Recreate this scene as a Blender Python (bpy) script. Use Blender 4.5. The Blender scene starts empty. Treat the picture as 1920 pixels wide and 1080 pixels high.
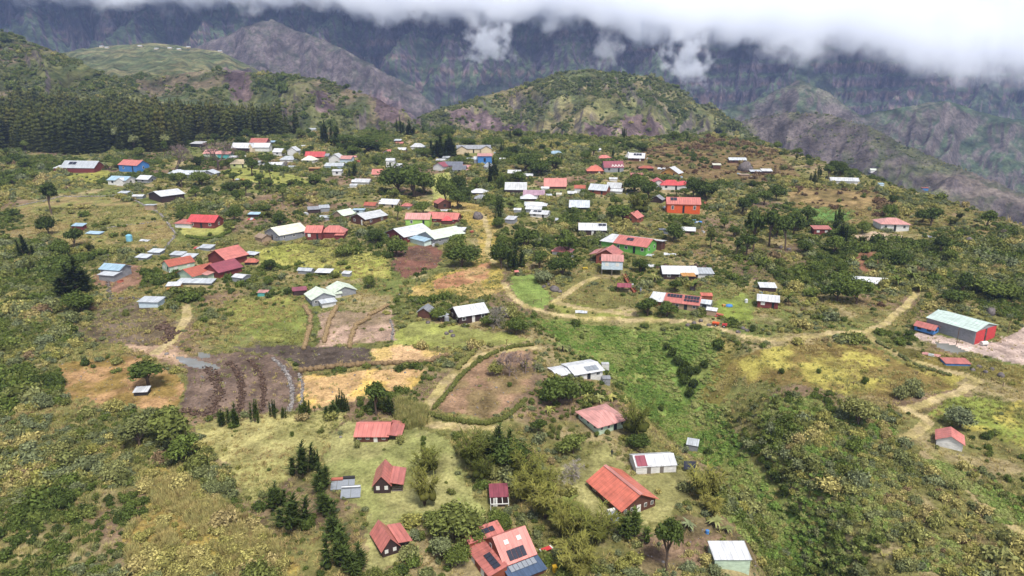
import bpy, bmesh, math, random
import numpy as np
from mathutils import Vector, Matrix, Euler
R = math.radians
random.seed(7); rng = np.random.default_rng(7)
S = bpy.context.scene; C = S.collection

# ------------------------------------------------------------------ camera, sky, sun, exposure
PITCH = R(16.7); CZ = 80.0; F = 1297.0            # F: focal length in pixels of a 1920 px wide frame
cp, sp = math.cos(PITCH), math.sin(PITCH)
cam = bpy.data.objects.new('camera', bpy.data.cameras.new('camera')); C.objects.link(cam)
cam.location = (0, 0, CZ); cam.rotation_euler = (math.pi/2 - PITCH, 0, 0)
cam.data.sensor_width = 36; cam.data.lens = 36*F/1920; cam.data.clip_start = 1; cam.data.clip_end = 20000
S.camera = cam
SUN_EL, SUN_AZ = R(60), R(158)                      # azimuth measured clockwise from +Y
w = bpy.data.worlds.new('World'); S.world = w; w.use_nodes = True
nt = w.node_tree
sky = nt.nodes.new('ShaderNodeTexSky'); sky.sky_type = 'NISHITA'; sky.sun_disc = False
sky.sun_elevation = SUN_EL; sky.sun_rotation = SUN_AZ; sky.altitude = 1400; sky.dust_density = 3.0; sky.air_density = 0.8
hs = nt.nodes.new('ShaderNodeHueSaturation'); hs.inputs['Saturation'].default_value = .4      # overcast: a greyer sky
nt.links.new(sky.outputs[0], hs.inputs['Color']); nt.links.new(hs.outputs[0], nt.nodes['Background'].inputs[0]); nt.nodes['Background'].inputs[1].default_value = 0.07
sun = bpy.data.objects.new('sun', bpy.data.lights.new('sun', 'SUN')); C.objects.link(sun)
sun.data.energy = 1.5; sun.data.angle = R(10); sun.data.color = (1, .95, .87)
sun.rotation_euler = (math.pi/2 - SUN_EL, 0, math.pi - SUN_AZ); sun.location = (0, -100, 300)
S.view_settings.view_transform = 'Standard'; S.view_settings.look = 'None'; S.view_settings.gamma = 1
S.view_settings.use_curve_mapping = False; S.view_settings.exposure = 1.76
S.cycles.volume_step_rate = .7; S.cycles.max_bounces = 16; S.cycles.diffuse_bounces = 2; S.cycles.glossy_bounces = 2; S.cycles.transparent_max_bounces = 8
S.cycles.volume_bounces = 14; S.cycles.use_denoising = True; S.cycles.caustics_reflective = False; S.cycles.caustics_refractive = False
S.cycles.use_adaptive_sampling = True; S.cycles.adaptive_threshold = 0.015
try: S.cycles.denoising_prefilter = 'ACCURATE'
except Exception: pass

# ------------------------------------------------------------------ helpers
def col(r, g, b, k=.8):                           # a colour as read off a picture -> linear reflectance
    f = lambda c: ((c/255+.055)/1.055)**2.4 if c > 10 else c/255/12.92
    return (f(r)*k, f(g)*k, f(b)*k)
_P = rng.random((256, 256)).astype(np.float32)
def vnoise(x, y):                                  # smooth value noise, 0..1
    xi = np.floor(x); yi = np.floor(y); fx = x-xi; fy = y-yi
    fx = fx*fx*(3-2*fx); fy = fy*fy*(3-2*fy)
    i = xi.astype(np.int64); j = yi.astype(np.int64)
    g = lambda a, b: _P[a & 255, b & 255]
    return (g(i, j)*(1-fx)+g(i+1, j)*fx)*(1-fy) + (g(i, j+1)*(1-fx)+g(i+1, j+1)*fx)*fy
def fbm(x, y, o=4):
    v = 0; a = .5; n = 0
    for k in range(o):
        v = v + a*vnoise(x*2**k + 17.3*k, y*2**k - 9.1*k); n += a; a *= .5
    return v/n
def ridged(x, y, o=4):
    v = 0; a = .5; n = 0
    for k in range(o):
        v = v + a*(1-np.abs(2*vnoise(x*2**k + 31.7*k, y*2**k + 5.3*k)-1)); n += a; a *= .5
    return v/n
def smooth(a, b, x):
    t = np.clip((x-a)/(b-a), 0, 1); return t*t*(3-2*t)
def elev(v): return -(PITCH + math.atan((v-540)/F))
def tu(u): return (u-960)/F*cp                     # x/y of a far point seen at column u (near the horizon)

# ------------------------------------------------------------------ the lie of the land
def plane_z(y): return 6 + .0755*(y-116)
def plane_pt(u, v):
    d = (( u-960)/F, cp - (v-540)/F*sp, -sp - (v-540)/F*cp)
    # cz + k*dz = 6+.0755*(k*dy-116)
    k = (6-.0755*116-CZ)/(d[2]-.0755*d[1]); return np.array((k*d[0], k*d[1]))
EDGE = [(-900,560),(560,560)] + [(plane_pt(u, v)[0]/plane_pt(u, v)[1], plane_pt(u, v)[1]) for u, v in
        [(640,247),(960,249),(1130,258),(1230,257),(1330,252),(1420,264),(1500,290),(1560,310),(1630,332),(1700,354),(1800,386),(1920,424),(2080,480),(2400,600)]]
EDGE[0] = (-2.0, 560); EDGE[1] = (-.3, 560)
et, ey = np.array(EDGE).T
HILLS = [  # name, [(u, row, distance)], front slope, back slope, roughness, gully size, tint
 ('forest', [(-900,200,700),(-300,198,690),(0,212,660),(200,220,650),(400,238,640),(520,256,630),(640,285,600)], .15, .3, 3, 60, 0),
 ('left',   [(-900,-60,1000),(-300,-30,900),(0,52,850),(60,74,835),(120,97,810),(180,127,770),(240,160,720),(330,225,680),(420,300,650)], .38, .5, 16, 70, 1),
 ('middle', [(60,260,920),(200,168,900),(260,142,880),(330,137,860),(430,130,845),(520,135,825),(600,150,800),(700,180,780),(760,212,760),(800,260,740)], .42, .5, 22, 60, 1),
 ('plateau',[(0,130,1500),(100,103,1500),(200,88,1500),(300,80,1500),(420,96,1460),(480,128,1400),(540,170,1350)], .13, .4, 15, 120, 3),
 ('mound',  [(680,280,840),(740,248,880),(790,216,910),(830,200,950),(870,192,970),(905,180,980),(960,166,1000),(1010,148,1010),(1050,136,1000),(1085,130,1000),(1130,134,1000),(1180,139,990),(1225,143,990),(1262,158,985),(1285,168,980),(1305,190,965),(1345,203,960),(1372,222,950),(1400,240,940),(1460,285,900)], .30, .5, 24, 62, 6),
 ('ridge',  [(1240,300,1150),(1340,238,1150),(1400,226,1150),(1480,208,1100),(1560,212,1060),(1640,237,1000),(1720,272,950),(1800,302,900),(1880,332,850),(1960,362,820),(2200,440,750),(2600,560,700)], .62, .8, 40, 52, 2),
 ('green_ridge',[(1180,280,1560),(1280,218,1550),(1400,196,1540),(1500,150,1520),(1560,176,1480),(1620,214,1430),(1700,200,1450),(1780,190,1480),(1900,222,1480),(2100,250,1450),(2500,300,1400)], .55, .7, 40, 90, 4),
 ('spur',   [(300,120,1950),(400,78,1920),(470,52,1900),(520,36,1900),(560,52,1860),(640,88,1800),(700,122,1740),(770,158,1680),(820,200,1640)], .60, .8, 46, 90, 5),
]
HT = []
for n, pts, sf, sb, am, gs, ti in HILLS:
    t = np.array([tu(u) for u, v, D in pts]); D = np.array([p[2] for p in pts], float)
    Z = np.array([CZ + d*math.tan(elev(v)) for u, v, d in pts]); HT.append((t, D, Z, sf, sb, am, gs))
RAV = [plane_pt(u, v) for u, v in [(1120,628),(1200,650),(1262,682),(1300,720),(1345,790),(1415,850),(1475,925),(1515,1000),(1560,1100),(1600,1250)]]
RW = [12, 14, 16, 15, 12, 9.5, 9, 8.5, 8.5, 8.5]
RD = [4, 10, 15, 16, 12, 12, 14, 14, 13, 13]
def seg_dist(x, y, pts, val=None):
    best = np.full(np.shape(x), 1e9); bv = np.zeros(np.shape(x))
    for k in range(len(pts)-1):
        a = pts[k]; b = pts[k+1]; dx, dy = b[0]-a[0], b[1]-a[1]; L = dx*dx+dy*dy+1e-9
        s = np.clip(((x-a[0])*dx+(y-a[1])*dy)/L, 0, 1)
        d = np.hypot(x-a[0]-s*dx, y-a[1]-s*dy); m = d < best
        best = np.where(m, d, best)
        if val is not None: bv = np.where(m, val[k]+(val[k+1]-val[k])*s, bv)
    return (best, bv) if val is not None else best
def zfun(x, y, which=False):
    x = np.asarray(x, float); y = np.asarray(y, float); t = x/np.maximum(y, 1)
    e = np.interp(t, et, ey)
    near = 2.2*(fbm(x/45+3, y/45, 3)-.5) + .8*(fbm(x/9, y/9, 2)-.5)
    z = plane_z(np.minimum(y, e)) - np.where(y > e, .6*(y-e), 0) + near
    z = np.maximum(z, -190)
    d, dep = seg_dist(x, y, RAV, RD); _, rw = seg_dist(x, y, RAV, RW)
    z = z - dep*np.exp(-(np.abs(d)/rw)**2.4)
    who = np.zeros(x.shape, int)
    for k, (ht, D, Z, sf, sb, am, gs) in enumerate(HT):
        Dk = np.interp(t, ht, D); Zk = np.interp(t, ht, Z)
        Zk = np.where((t < ht[0]) | (t > ht[-1]), -400, Zk)
        u = t*Dk; dy = Dk-y
        g = ridged(u/gs + .35*fbm(u/60, y/60, 2), y/(gs*3.2)+k*7.7, 4)
        fade = smooth(0, 60, np.abs(dy))*.9 + .1
        h = np.where(dy > 0, Zk - sf*dy, Zk + sb*dy) + am*(g-.62)*fade*2 + am*.16*(fbm(x/14, y/14, 3)-.5) + am*.5*(fbm(u/130+k*3.3, y/90, 2)-.5)*smooth(0, 40, np.abs(dy))
        m = h > z; z = np.where(m, h, z); who = np.where(m, k+1, who)
    return (z, who) if which else z
_ys = 55*np.exp(np.linspace(0, math.log(1900/55), 2600))
def P(u, v, lift=0):                               # where the line of sight through a picture point meets the ground
    d = np.array(((u-960)/F, cp - (v-540)/F*sp, -sp - (v-540)/F*cp)); d /= d[1]
    x = _ys*d[0]; z = CZ + _ys*d[2]; g = zfun(x, _ys) + lift
    i = int(np.argmax(z < g)) if (z < g).any() else len(_ys)-1
    if i == 0: i = 1
    a, b = z[i-1]-g[i-1], z[i]-g[i]; s = a/(a-b) if a != b else 0
    y = _ys[i-1]+(_ys[i]-_ys[i-1])*s
    return Vector((y*d[0], y, float(zfun(np.array([y*d[0]]), np.array([y]))[0])))
def mpp(p):                                        # metres per picture pixel at a point
    return (p.y*cp + (CZ-p.z)*sp)/F
def uv(x, y, z):
    de = y*cp + (CZ-z)*sp; return 960+F*x/de, 540 - F*(y*sp - (CZ-z)*cp)/de

# ------------------------------------------------------------------ materials
def new_mat(name):
    m = bpy.data.materials.new(name); m.use_nodes = True; t = m.node_tree; t.nodes.clear()
    o = t.nodes.new('ShaderNodeOutputMaterial'); return m, t, o
def node(t, kind, **kw):
    n = t.nodes.new(kind)
    for k, v in kw.items():
        if k.startswith('i_'):
            key = k[2:]; n.inputs[int(key) if key.isdigit() else key].default_value = v
        else: setattr(n, k, v)
    return n
def mul(t, a, b):
    n = node(t, 'ShaderNodeMix', data_type='RGBA', blend_type='MULTIPLY'); n.inputs[0].default_value = 1
    t.links.new(a, n.inputs[6]); t.links.new(b, n.inputs[7]); return n.outputs[2]
def gray(t, fac, lo, hi):
    n = node(t, 'ShaderNodeMapRange'); n.inputs[1].default_value = .3; n.inputs[2].default_value = .7
    n.inputs[3].default_value = lo; n.inputs[4].default_value = hi; t.links.new(fac, n.inputs[0]); return n.outputs[0]
def land_mat(name, s1, s2, lo, hi, bump):
    m, t, o = new_mat(name); b = node(t, 'ShaderNodeBsdfDiffuse'); t.links.new(b.outputs[0], o.inputs[0])
    a = node(t, 'ShaderNodeAttribute', attribute_name='Col')
    g = node(t, 'ShaderNodeNewGeometry')
    n1 = node(t, 'ShaderNodeTexNoise'); n1.inputs['Scale'].default_value = s1; n1.inputs['Detail'].default_value = 6; n1.inputs['Roughness'].default_value = .65
    n2 = node(t, 'ShaderNodeTexNoise'); n2.inputs['Scale'].default_value = s2; n2.inputs['Detail'].default_value = 4
    t.links.new(g.outputs['Position'], n1.inputs['Vector']); t.links.new(g.outputs['Position'], n2.inputs['Vector'])
    c = mul(t, a.outputs[0], gray(t, n1.outputs[0], lo, hi)); c = mul(t, c, gray(t, n2.outputs[0], lo, hi))
    t.links.new(c, b.inputs[0])
    bp = node(t, 'ShaderNodeBump'); bp.inputs['Strength'].default_value = 1; bp.inputs['Distance'].default_value = bump
    t.links.new(n1.outputs[0], bp.inputs['Height']); t.links.new(bp.outputs[0], b.inputs['Normal'])
    return m
LAND = land_mat('land', 1.6, .25, .6, 1.4, .25)
HILLM = land_mat('hill_land', .16, .03, .45, 1.5, 5)
MOUNT = land_mat('mountain_land', .06, .012, .42, 1.6, 20)

def tag(o, label=None, cat=None, group=None, kind=None):
    if label: o['label'] = label
    if cat: o['category'] = cat
    if group: o['group'] = group
    if kind: o['kind'] = kind
    return o
def mesh_from(name, V, Fq, mat=None, smooth_=False):
    me = bpy.data.meshes.new(name); V = np.asarray(V, np.float32); Fq = np.asarray(Fq, np.int32)
    n = Fq.shape[1]
    me.vertices.add(len(V)); me.vertices.foreach_set('co', V.ravel())
    me.loops.add(Fq.size); me.loops.foreach_set('vertex_index', Fq.ravel())
    me.polygons.add(len(Fq)); me.polygons.foreach_set('loop_start', np.arange(0, Fq.size, n, dtype=np.int32))
    if smooth_: me.polygons.foreach_set('use_smooth', np.ones(len(Fq), bool))
    me.update(calc_edges=True)
    if mat: me.materials.append(mat)
    return me
def link(name, me, parent=None):
    o = bpy.data.objects.new(name, me); C.objects.link(o)
    if parent: o.parent = parent
    return o
def empty(name, loc, rz=0):
    o = bpy.data.objects.new(name, None); C.objects.link(o); o.location = loc; o.rotation_euler = (0, 0, rz); o.empty_display_size = .5; return o
def inside(x, y, poly):
    c = np.zeros(np.shape(x), bool); n = len(poly)
    for k in range(n):
        x1, y1 = poly[k]; x2, y2 = poly[(k+1) % n]
        if y1 == y2: continue
        m = ((y1 > y) != (y2 > y)) & (x < (x2-x1)*(y-y1)/(y2-y1)+x1); c ^= m
    return c
# ------------------------------------------------------------------ land cover: (object name or None, label, colour a, colour b, polygon in picture points -> ground points, keep shrubs off)
G = lambda *p: p
COVER = [
 (None, '', (128,108,78), (108,98,64), G((1150,310),(1230,275),(1330,258),(1450,278),(1500,330),(1400,345),(1250,330)), .25),
 (None, '', (178,160,88), (150,130,75), G((250,880),(330,878),(420,940),(500,1000),(560,1090),(250,1090),(230,1000),(280,960)), .5),
 (None, '', (110,132,66), (130,138,78), G((980,598),(1130,613),(1330,620),(1352,680),(1325,740),(1400,850),(1510,950),(1500,1060),(1400,920),(1250,800),(1180,745),(1130,690),(1050,640)), .1),
 (None, '', (126,118,66), (142,130,82), G((1338,620),(1380,648),(1392,700),(1352,760),(1306,752),(1330,705),(1342,660)), .15),
 (None, '', (128,106,92), (108,92,76), G((1400,470),(1500,455),(1520,500),(1440,530),(1370,510)), .3),
 (None, '', (150,128,90), (118,104,70), G((1480,350),(1640,360),(1700,400),(1600,420),(1480,400)), .3),
 (None, '', (120,108,60), (98,92,52), G((1640,640),(1700,650),(1790,665),(1920,690),(1920,730),(1840,710),(1760,690),(1690,668)), .3),
 (None, '', (150,124,100), (120,100,80), G((1090,330),(1130,345),(1060,345),(1010,350),(1000,340)), .3),
 (None, '', (118,104,90), (104,92,74), G((100,590),(240,560),(330,600),(300,650),(180,640),(110,630)), .4),
 ('lawn', 'mown lawn around the red roofed cabins', (160,156,104), (142,144,90), G((608,818),(660,790),(760,800),(800,800),(850,830),(872,900),(912,960),(890,1000),(800,960),(780,1040),(690,1090),(685,960),(640,930),(612,900)), .03),
 ('meadow', 'sparse dry meadow beside the ploughed terraces', (170,162,108), (148,144,92), G((360,800),(420,785),(560,775),(660,765),(650,790),(610,815),(600,885),(560,870),(520,905),(470,940),(430,880),(380,845)), .08),
 ('lawn', 'grass yard in front of the dark barn', (152,156,86), (140,142,84), G((742,622),(790,600),(860,614),(960,625),(990,640),(940,645),(860,655),(740,645)), .03),
 ('lawn', 'lawn around the big orange red house', (158,152,102), (142,138,90), G((1060,880),(1130,825),(1190,890),(1282,888),(1295,930),(1250,970),(1180,985),(1110,960),(1050,910)), .04),
 ('meadow', 'light green pasture below the red wooden house', (168,164,92), (146,148,76), G((480,470),(560,455),(640,465),(725,480),(735,522),(650,522),(560,502),(490,495)), .08),
 ('lawn', 'garden lawn of the red roofed house', (170,166,100), (150,152,86), G((335,425),(420,415),(440,425),(410,442),(350,445)), .03),
 ('lawn', 'grassy strip in the middle of the village', (168,166,104), (150,152,90), G((806,330),(842,322),(856,345),(838,374),(812,374)), .0),
 ('meadow', 'dry yellow slope with bare tracks', (176,152,98), (164,146,80), G((790,375),(840,372),(905,385),(925,400),(940,470),(946,545),(900,562),(756,558),(800,522),(872,502),(900,472),(890,430),(850,398)), .04),
 ('pasture', 'dry stony pasture ringed by a wall', (146,130,90), (130,128,78), G((15,388),(150,364),(230,372),(300,408),(332,440),(312,465),(230,472),(130,462),(60,432)), .06),
 ('meadow', 'yellow brown meadow beside the ridge path', (166,156,84), (120,104,64), G((1365,690),(1450,650),(1560,640),(1640,652),(1720,692),(1805,708),(1790,728),(1700,748),(1600,742),(1480,722),(1400,718)), .06),
 ('lawn', 'bright green lawn below the stilt house', (126,144,78), (118,132,72), G((958,517),(1000,513),(1035,560),(1012,582),(972,566)), .03),
 ('lawn', 'green bank under the ridge path houses', (136,142,74), (128,124,74), G((1020,565),(1080,570),(1200,585),(1260,600),(1180,596),(1050,588)), .08),
 ('meadow', 'patchy green meadow above the small white house', (134,144,72), (168,156,84), G((1740,772),(1800,745),(1930,755),(1930,838),(1850,815),(1790,800)), .08),
 ('garden', 'bright green vegetable garden on the hillside', (102,134,72), (90,118,62), G((1492,392),(1540,388),(1600,394),(1604,410),(1560,420),(1500,412)), .05),
 ('lawn', 'lawn around the solar panel house', (130,142,70), (120,128,72), G((1340,560),(1400,550),(1420,575),(1410,600),(1370,600),(1345,590)), .05),
 ('lawn', 'grass below the yellow house', (150,150,84), (136,140,76), G((400,322),(440,315),(500,320),(560,330),(590,345),(520,345),(440,338)), .12),
 ('lawn', 'grass around the brown long house', (150,146,78), (140,140,74), G((120,330),(200,318),(225,330),(180,342),(130,342)), .1),
 ('meadow', 'green damp meadow below the tin sheds', (140,142,78), (118,126,68), G((420,565),(540,555),(580,575),(570,640),(480,640),(430,600)), .15),
 ('field', 'harvested yellow field beside the terraces', (212,180,104), (196,162,116), G((568,706),(640,700),(740,690),(798,694),(772,730),(690,746),(580,769),(564,760)), .0),
 ('field', 'tan stubble field above the yellow field', (202,168,128), (200,172,112), G((690,656),(740,645),(800,655),(842,668),(812,681),(700,683)), .0),
 ('field', 'ploughed brown terraces', (122,104,92), (108,92,82), G((333,672),(420,660),(520,665),(567,705),(562,770),(500,775),(380,779),(338,765),(352,712)), .0),
 ('field', 'grey brown fallow strip above the terraces', (100,88,82), (88,78,70), G((440,652),(560,645),(690,656),(692,681),(570,692),(524,666)), .02),
 ('field', 'pale bare plot between the straw hedges', (176,150,132), (140,122,100), G((600,585),(735,582),(742,640),(600,652)), .05),
 ('field', 'bare oval field inside a hedge', (150,122,98), (134,116,84), G((880,692),(920,667),(1000,652),(1004,690),(985,722),(962,770),(900,784),(832,770),(818,758)), .03),
 ('field', 'reddish dug plot below the white roofed houses', (124,88,76), (110,86,74), G((738,470),(800,456),(832,472),(818,502),(760,522),(735,502)), .06),
 ('field', 'bare earth mound beside the white shelter', (148,114,96), (134,106,88), G((205,492),(262,498),(274,530),(220,548),(168,526)), .03),
 ('yard', 'pale gravel yard around the barn with red doors', (192,172,162), (180,160,148), G((1695,630),(1740,622),(1800,640),(1870,640),(1935,605),(1935,688),(1860,670),(1780,652)), .0),
 ('field', 'dry tan clearing around the lone pine', (170,136,98), (140,118,70), G((110,682),(230,664),(310,690),(342,720),(334,762),(230,766),(130,742)), .06),
 ('field', 'reddish earth bank on the hillside', (136,98,78), (122,92,74), G((1598,474),(1650,468),(1662,500),(1632,522),(1600,506)), .02),
 ('yard', 'bare pad beside the pink roofed house', (188,166,142), (170,150,128), G((1600,440),(1640,434),(1695,440),(1680,452),(1610,452)), .0),
 ('field', 'bare brown soil around the pale green shed', (132,110,90), (116,104,76), G((1200,1000),(1330,960),(1400,1010),(1440,1095),(1210,1095)), .06),
 ('yard', 'pale bare ground beside the water pools', (182,154,130), (164,138,112), G((230,645),(330,648),(350,668),(330,690),(280,672)), .0),
 ('field', 'reddish worn earth on the dry slope', (172,128,96), (176,146,104), G((812,528),(900,495),(925,490),(915,520),(860,540),(818,542)), .0),
]
PATHS = [
 ('pale footpath along the ridge above the ravine', 1.9, [(1720,549),(1690,582),(1660,606),(1622,622),(1560,623),(1500,635),(1440,637),(1400,631),(1340,611),(1280,601),(1200,599),(1100,596),(1040,591),(990,576),(960,556),(945,530)]),
 ('pale footpath running from the fork to the small white house', 2.2, [(1622,622),(1650,646),(1700,673),(1760,691),(1822,707),(1832,714),(1800,736),(1740,756),(1696,767),(1730,781),(1742,793),(1722,808),(1696,822)]),
 ('worn footpath climbing through the middle of the village', 2.2, [(806,376),(800,395),(880,395),(905,402),(918,440),(914,470),(928,492)]),
 ('grassy track passing the oval field', 2.4, [(1000,651),(940,658),(895,669),(862,690),(832,720),(805,755),(797,775),(800,792),(860,800),(930,802)]),
 ('dirt track leading down to the water pools', 2.6, [(352,575),(352,592),(340,612),(318,640),(290,662)]),
 ('worn footpath winding below the red wooden cabin', 2.2, [(1120,520),(1085,535),(1060,552),(1040,566),(1100,580),(1190,590)]),
 ('brown trail crossing the scrub beside the small white house', 2.0, [(1735,850),(1770,880),(1830,930),(1880,970),(1930,1010)]),
]
WATER = [('shallow grey pool beside the ploughed terraces', [(322,668),(350,672),(400,684),(412,692),(396,697),(362,690),(335,680)]),
         ('small grey pool above the ploughed terraces', [(370,662),(392,664),(394,672),(372,672)]),
         ('dull green pool beside the barn wall', [(1752,643),(1790,648),(1815,662),(1786,664),(1758,654)])]
def gpoly(pts): return [tuple(P(u, v).xy) for u, v in pts]
COVER = [(n, l, np.array(col(*a)), np.array(col(*b)), gpoly(p), k) for n, l, a, b, p, k in COVER]
PATHS = [(l, wd, gpoly(p)) for l, wd, p in PATHS]
WATER = [(l, gpoly(p)) for l, p in WATER]
BBOX = lambda poly: (min(p[0] for p in poly)-3, max(p[0] for p in poly)+3, min(p[1] for p in poly)-3, max(p[1] for p in poly)+3)
def warp(x, y, a=1.6):
    return x + a*2*(fbm(x/5+9, y/5, 3)-.5) + a*.8*(vnoise(x/1.1, y/1.1)-.5), y + a*2*(fbm(x/5, y/5+70, 3)-.5) + a*.8*(vnoise(x/1.1+50, y/1.1)-.5)
def classify(x, y, colours=True):
    """land cover of ground points: object id (0 ground, 1.. cover, then paths, then water), colour, how many shrubs may stand there"""
    wx, wy = warp(x, y); idx = np.zeros(x.shape, int); dens = np.ones(x.shape)
    cc = None
    if colours:
        n1 = fbm(x/30, y/30, 4); n2 = fbm(x/11+40, y/11, 4); n3 = fbm(x/70+5, y/70+8, 3)
        mix = lambda a, b, f: a*(1-f)[..., None] + b*f[..., None]
        A = [np.array(col(*q)) for q in ((120,117,72), (154,140,104), (108,116,66), (130,110,90))]
        cc = mix(np.broadcast_to(A[0], x.shape+(3,)), A[2], smooth(.45, .65, n3)); cc = mix(cc, A[1], smooth(.5, .66, n2)); cc = mix(cc, A[3], smooth(.56, .68, n1))
    for k, (n, l, a, b, poly, keep) in enumerate(COVER):
        bb = BBOX(poly); m = (wx > bb[0]) & (wx < bb[1]) & (wy > bb[2]) & (wy < bb[3])
        if not m.any(): continue
        i = np.nonzero(m); j = inside(wx[i], wy[i], poly); i = tuple(q[j] for q in i)
        dens[i] = keep
        if n: idx[i] = k+1
        if colours:
            f = smooth(.4, .6, fbm(x[i]/7+k*3, y[i]/7, 4)); cc[i] = a*(1-f)[:, None] + b*f[:, None]
    wx, wy = warp(x, y, .5)
    for k, (l, wd, pl) in enumerate(PATHS):
        bb = BBOX(pl); m = (x > bb[0]) & (x < bb[1]) & (y > bb[2]) & (y < bb[3])
        if not m.any(): continue
        i = np.nonzero(m); d = seg_dist(wx[i], wy[i], pl)
        q = tuple(s[d < wd*1.0+.8] for s in i); dens[q] = np.minimum(dens[q], .05)
        j = d < wd*.55; q = tuple(s[j] for s in i); idx[q] = len(COVER)+1+k
        if colours: f = smooth(.35, .65, fbm(x[q]/3, y[q]/3, 3)); cc[q] = np.array(col(182,164,124))*(1-f)[:, None]+np.array(col(168,154,104))*f[:, None]
    for k, (l, poly) in enumerate(WATER):
        i = np.nonzero(inside(wx, wy, poly)); idx[i] = len(COVER)+len(PATHS)+1+k; dens[i] = 0
    return idx, cc, dens

def hill_colour(x, y, z, who, nz):
    n1 = fbm(x/60, y/60, 4); n2 = fbm(x/16+30, y/16, 4); steep = 1-nz
    g = [col(104,108,70), col(108,110,72), col(100,102,74), col(108,112,80), col(84,98,74), col(98,94,88), col(126,126,84)]
    b = [col(122,112,78), col(124,112,92), col(118,108,100), col(130,126,92), col(104,104,90), col(104,96,94), col(140,130,96)]
    d = [col(80,92,56), col(72,84,54), col(78,84,64), col(86,100,70), col(66,82,66), col(74,78,66), col(88,100,64)]
    cc = np.zeros(x.shape+(3,))
    for k, (nm, pts, sf, sb, am, gs, ti) in enumerate(HILLS):
        m = who == k+1
        f = smooth(.42, .62, n1[m])[:, None]; f2 = smooth(.45, .6, n2[m])[:, None]
        c = np.array(g[ti])*(1-f) + np.array(b[ti])*f; c = c*(1-f2*.75) + np.array(d[ti])*f2*.75
        rk = (smooth(.24, .42, steep[m] + (.1 if ti in (2, 4, 5) else 0)+.12*(n1[m]-.5)+.1*(n2[m]-.5)) * (.85 if ti != 0 else 0))[:, None]
        c = c*(1-rk) + np.array(col(108,98,98))*rk
        cc[m] = c
    return cc

CLIFF = [gpoly(q) for q in (G((832,206),(870,202),(905,208),(935,222),(975,232),(1010,250),(1020,268),(960,268),(915,262),(880,240),(845,225)), G((1100,232),(1130,225),(1160,240),(1150,262),(1090,262)), G((1165,215),(1200,212),(1240,235),(1255,258),(1190,262)), G((690,172),(740,190),(775,215),(790,240),(740,240),(705,220)), G((420,128),(470,128),(470,180),(440,195),(425,165)), G((585,165),(615,170),(625,210),(600,215)))]
def in_cliff(x, y):
    wx, wy = warp(x, y, 9); m = np.zeros(x.shape, bool)
    for q in CLIFF: m |= inside(wx, wy, q)
    return m
def build_ground():
    ts = np.linspace(-1.06, 1.06, 1150)
    ys = [58.0]
    while ys[-1] < 2020: ys.append(ys[-1] + max(.36, min(.0052*ys[-1], 4.6)))
    ys = np.array(ys); T, Y = np.meshgrid(ts, ys); X = T*Y
    Z, who = zfun(X, Y, True)
    idx, cc, dens = classify(X, Y)
    # ploughed terraces: steps between the strips
    gx = np.gradient(Z, axis=1)/np.gradient(X, axis=1); gy = np.gradient(Z, axis=0)/np.gradient(Y, axis=0)
    nz = 1/np.sqrt(1+gx*gx+gy*gy)
    hc = hill_colour(X, Y, Z, who, nz); cm = in_cliff(X, Y) & (who > 0); q_ = smooth(.35, .65, fbm(X/9, Y/30, 4))[..., None]; hc = np.where(cm[..., None], np.array(col(128,110,108))*(1-q_)+np.array(col(98,84,86))*q_, hc); cc[who > 0] = hc[who > 0]
    ns = len(COVER)+len(PATHS)+len(WATER)+1
    ids = np.where((who > 0), ns+who, idx)
    V = np.stack([X, Y, Z], -1).reshape(-1, 3); ny, nx = X.shape
    I = np.arange(ny*nx).reshape(ny, nx)
    Q = np.stack([I[:-1, :-1], I[:-1, 1:], I[1:, 1:], I[1:, :-1]], -1).reshape(-1, 4)
    fid = ids[:-1, :-1].ravel(); CC = cc.reshape(-1, 3)
    names = [('ground', 'scrubby ground of the village plateau', 'ground', LAND)]
    names += [(n or 'ground', l, n or 'ground', LAND) for n, l, *_ in COVER]
    names += [('path', l, 'path', LAND) for l, *_ in PATHS]
    names += [('pool', l, 'pool', WATERM) for l, *_ in WATER] + [None]
    hl = ['wooded slope under the dark conifer forest', 'tall green hillside rising behind the conifer forest', 'wooded hill behind the upper village', 'distant flat plateau carrying a far hamlet', 'broad rounded hill with a brown cliff', 'bare brown ridge falling beyond the village edge', 'dark green ridge below the far cliffs', 'steep grey brown spur below the cloud']
    names += [('hill', l, 'hill', HILLM) for l in hl]
    for k in np.unique(fid):
        n, l, ca, mt = names[k]
        q = Q[fid == k]; u, inv = np.unique(q, return_inverse=True)
        me = mesh_from(n, V[u], inv.reshape(-1, 4), mt, True)
        a = me.color_attributes.new('Col', 'FLOAT_COLOR', 'POINT'); buf = np.ones((len(u), 4), np.float32); buf[:, :3] = CC[u]; a.data.foreach_set('color', buf.ravel())
        tag(link(n, me), l, ca, None, 'structure')
def water_mat():
    m, t, o = new_mat('water'); b = node(t, 'ShaderNodeBsdfPrincipled'); t.links.new(b.outputs[0], o.inputs[0])
    n = node(t, 'ShaderNodeTexNoise'); n.inputs['Scale'].default_value = .4
    cr = node(t, 'ShaderNodeValToRGB'); cr.color_ramp.elements[0].color = (*col(110,112,104), 1); cr.color_ramp.elements[1].color = (*col(140,138,132), 1)
    g = node(t, 'ShaderNodeNewGeometry'); t.links.new(g.outputs['Position'], n.inputs['Vector']); t.links.new(n.outputs[0], cr.inputs[0]); t.links.new(cr.outputs[0], b.inputs['Base Color'])
    b.inputs['Roughness'].default_value = .12; return m
WATERM = water_mat()
build_ground()

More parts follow.
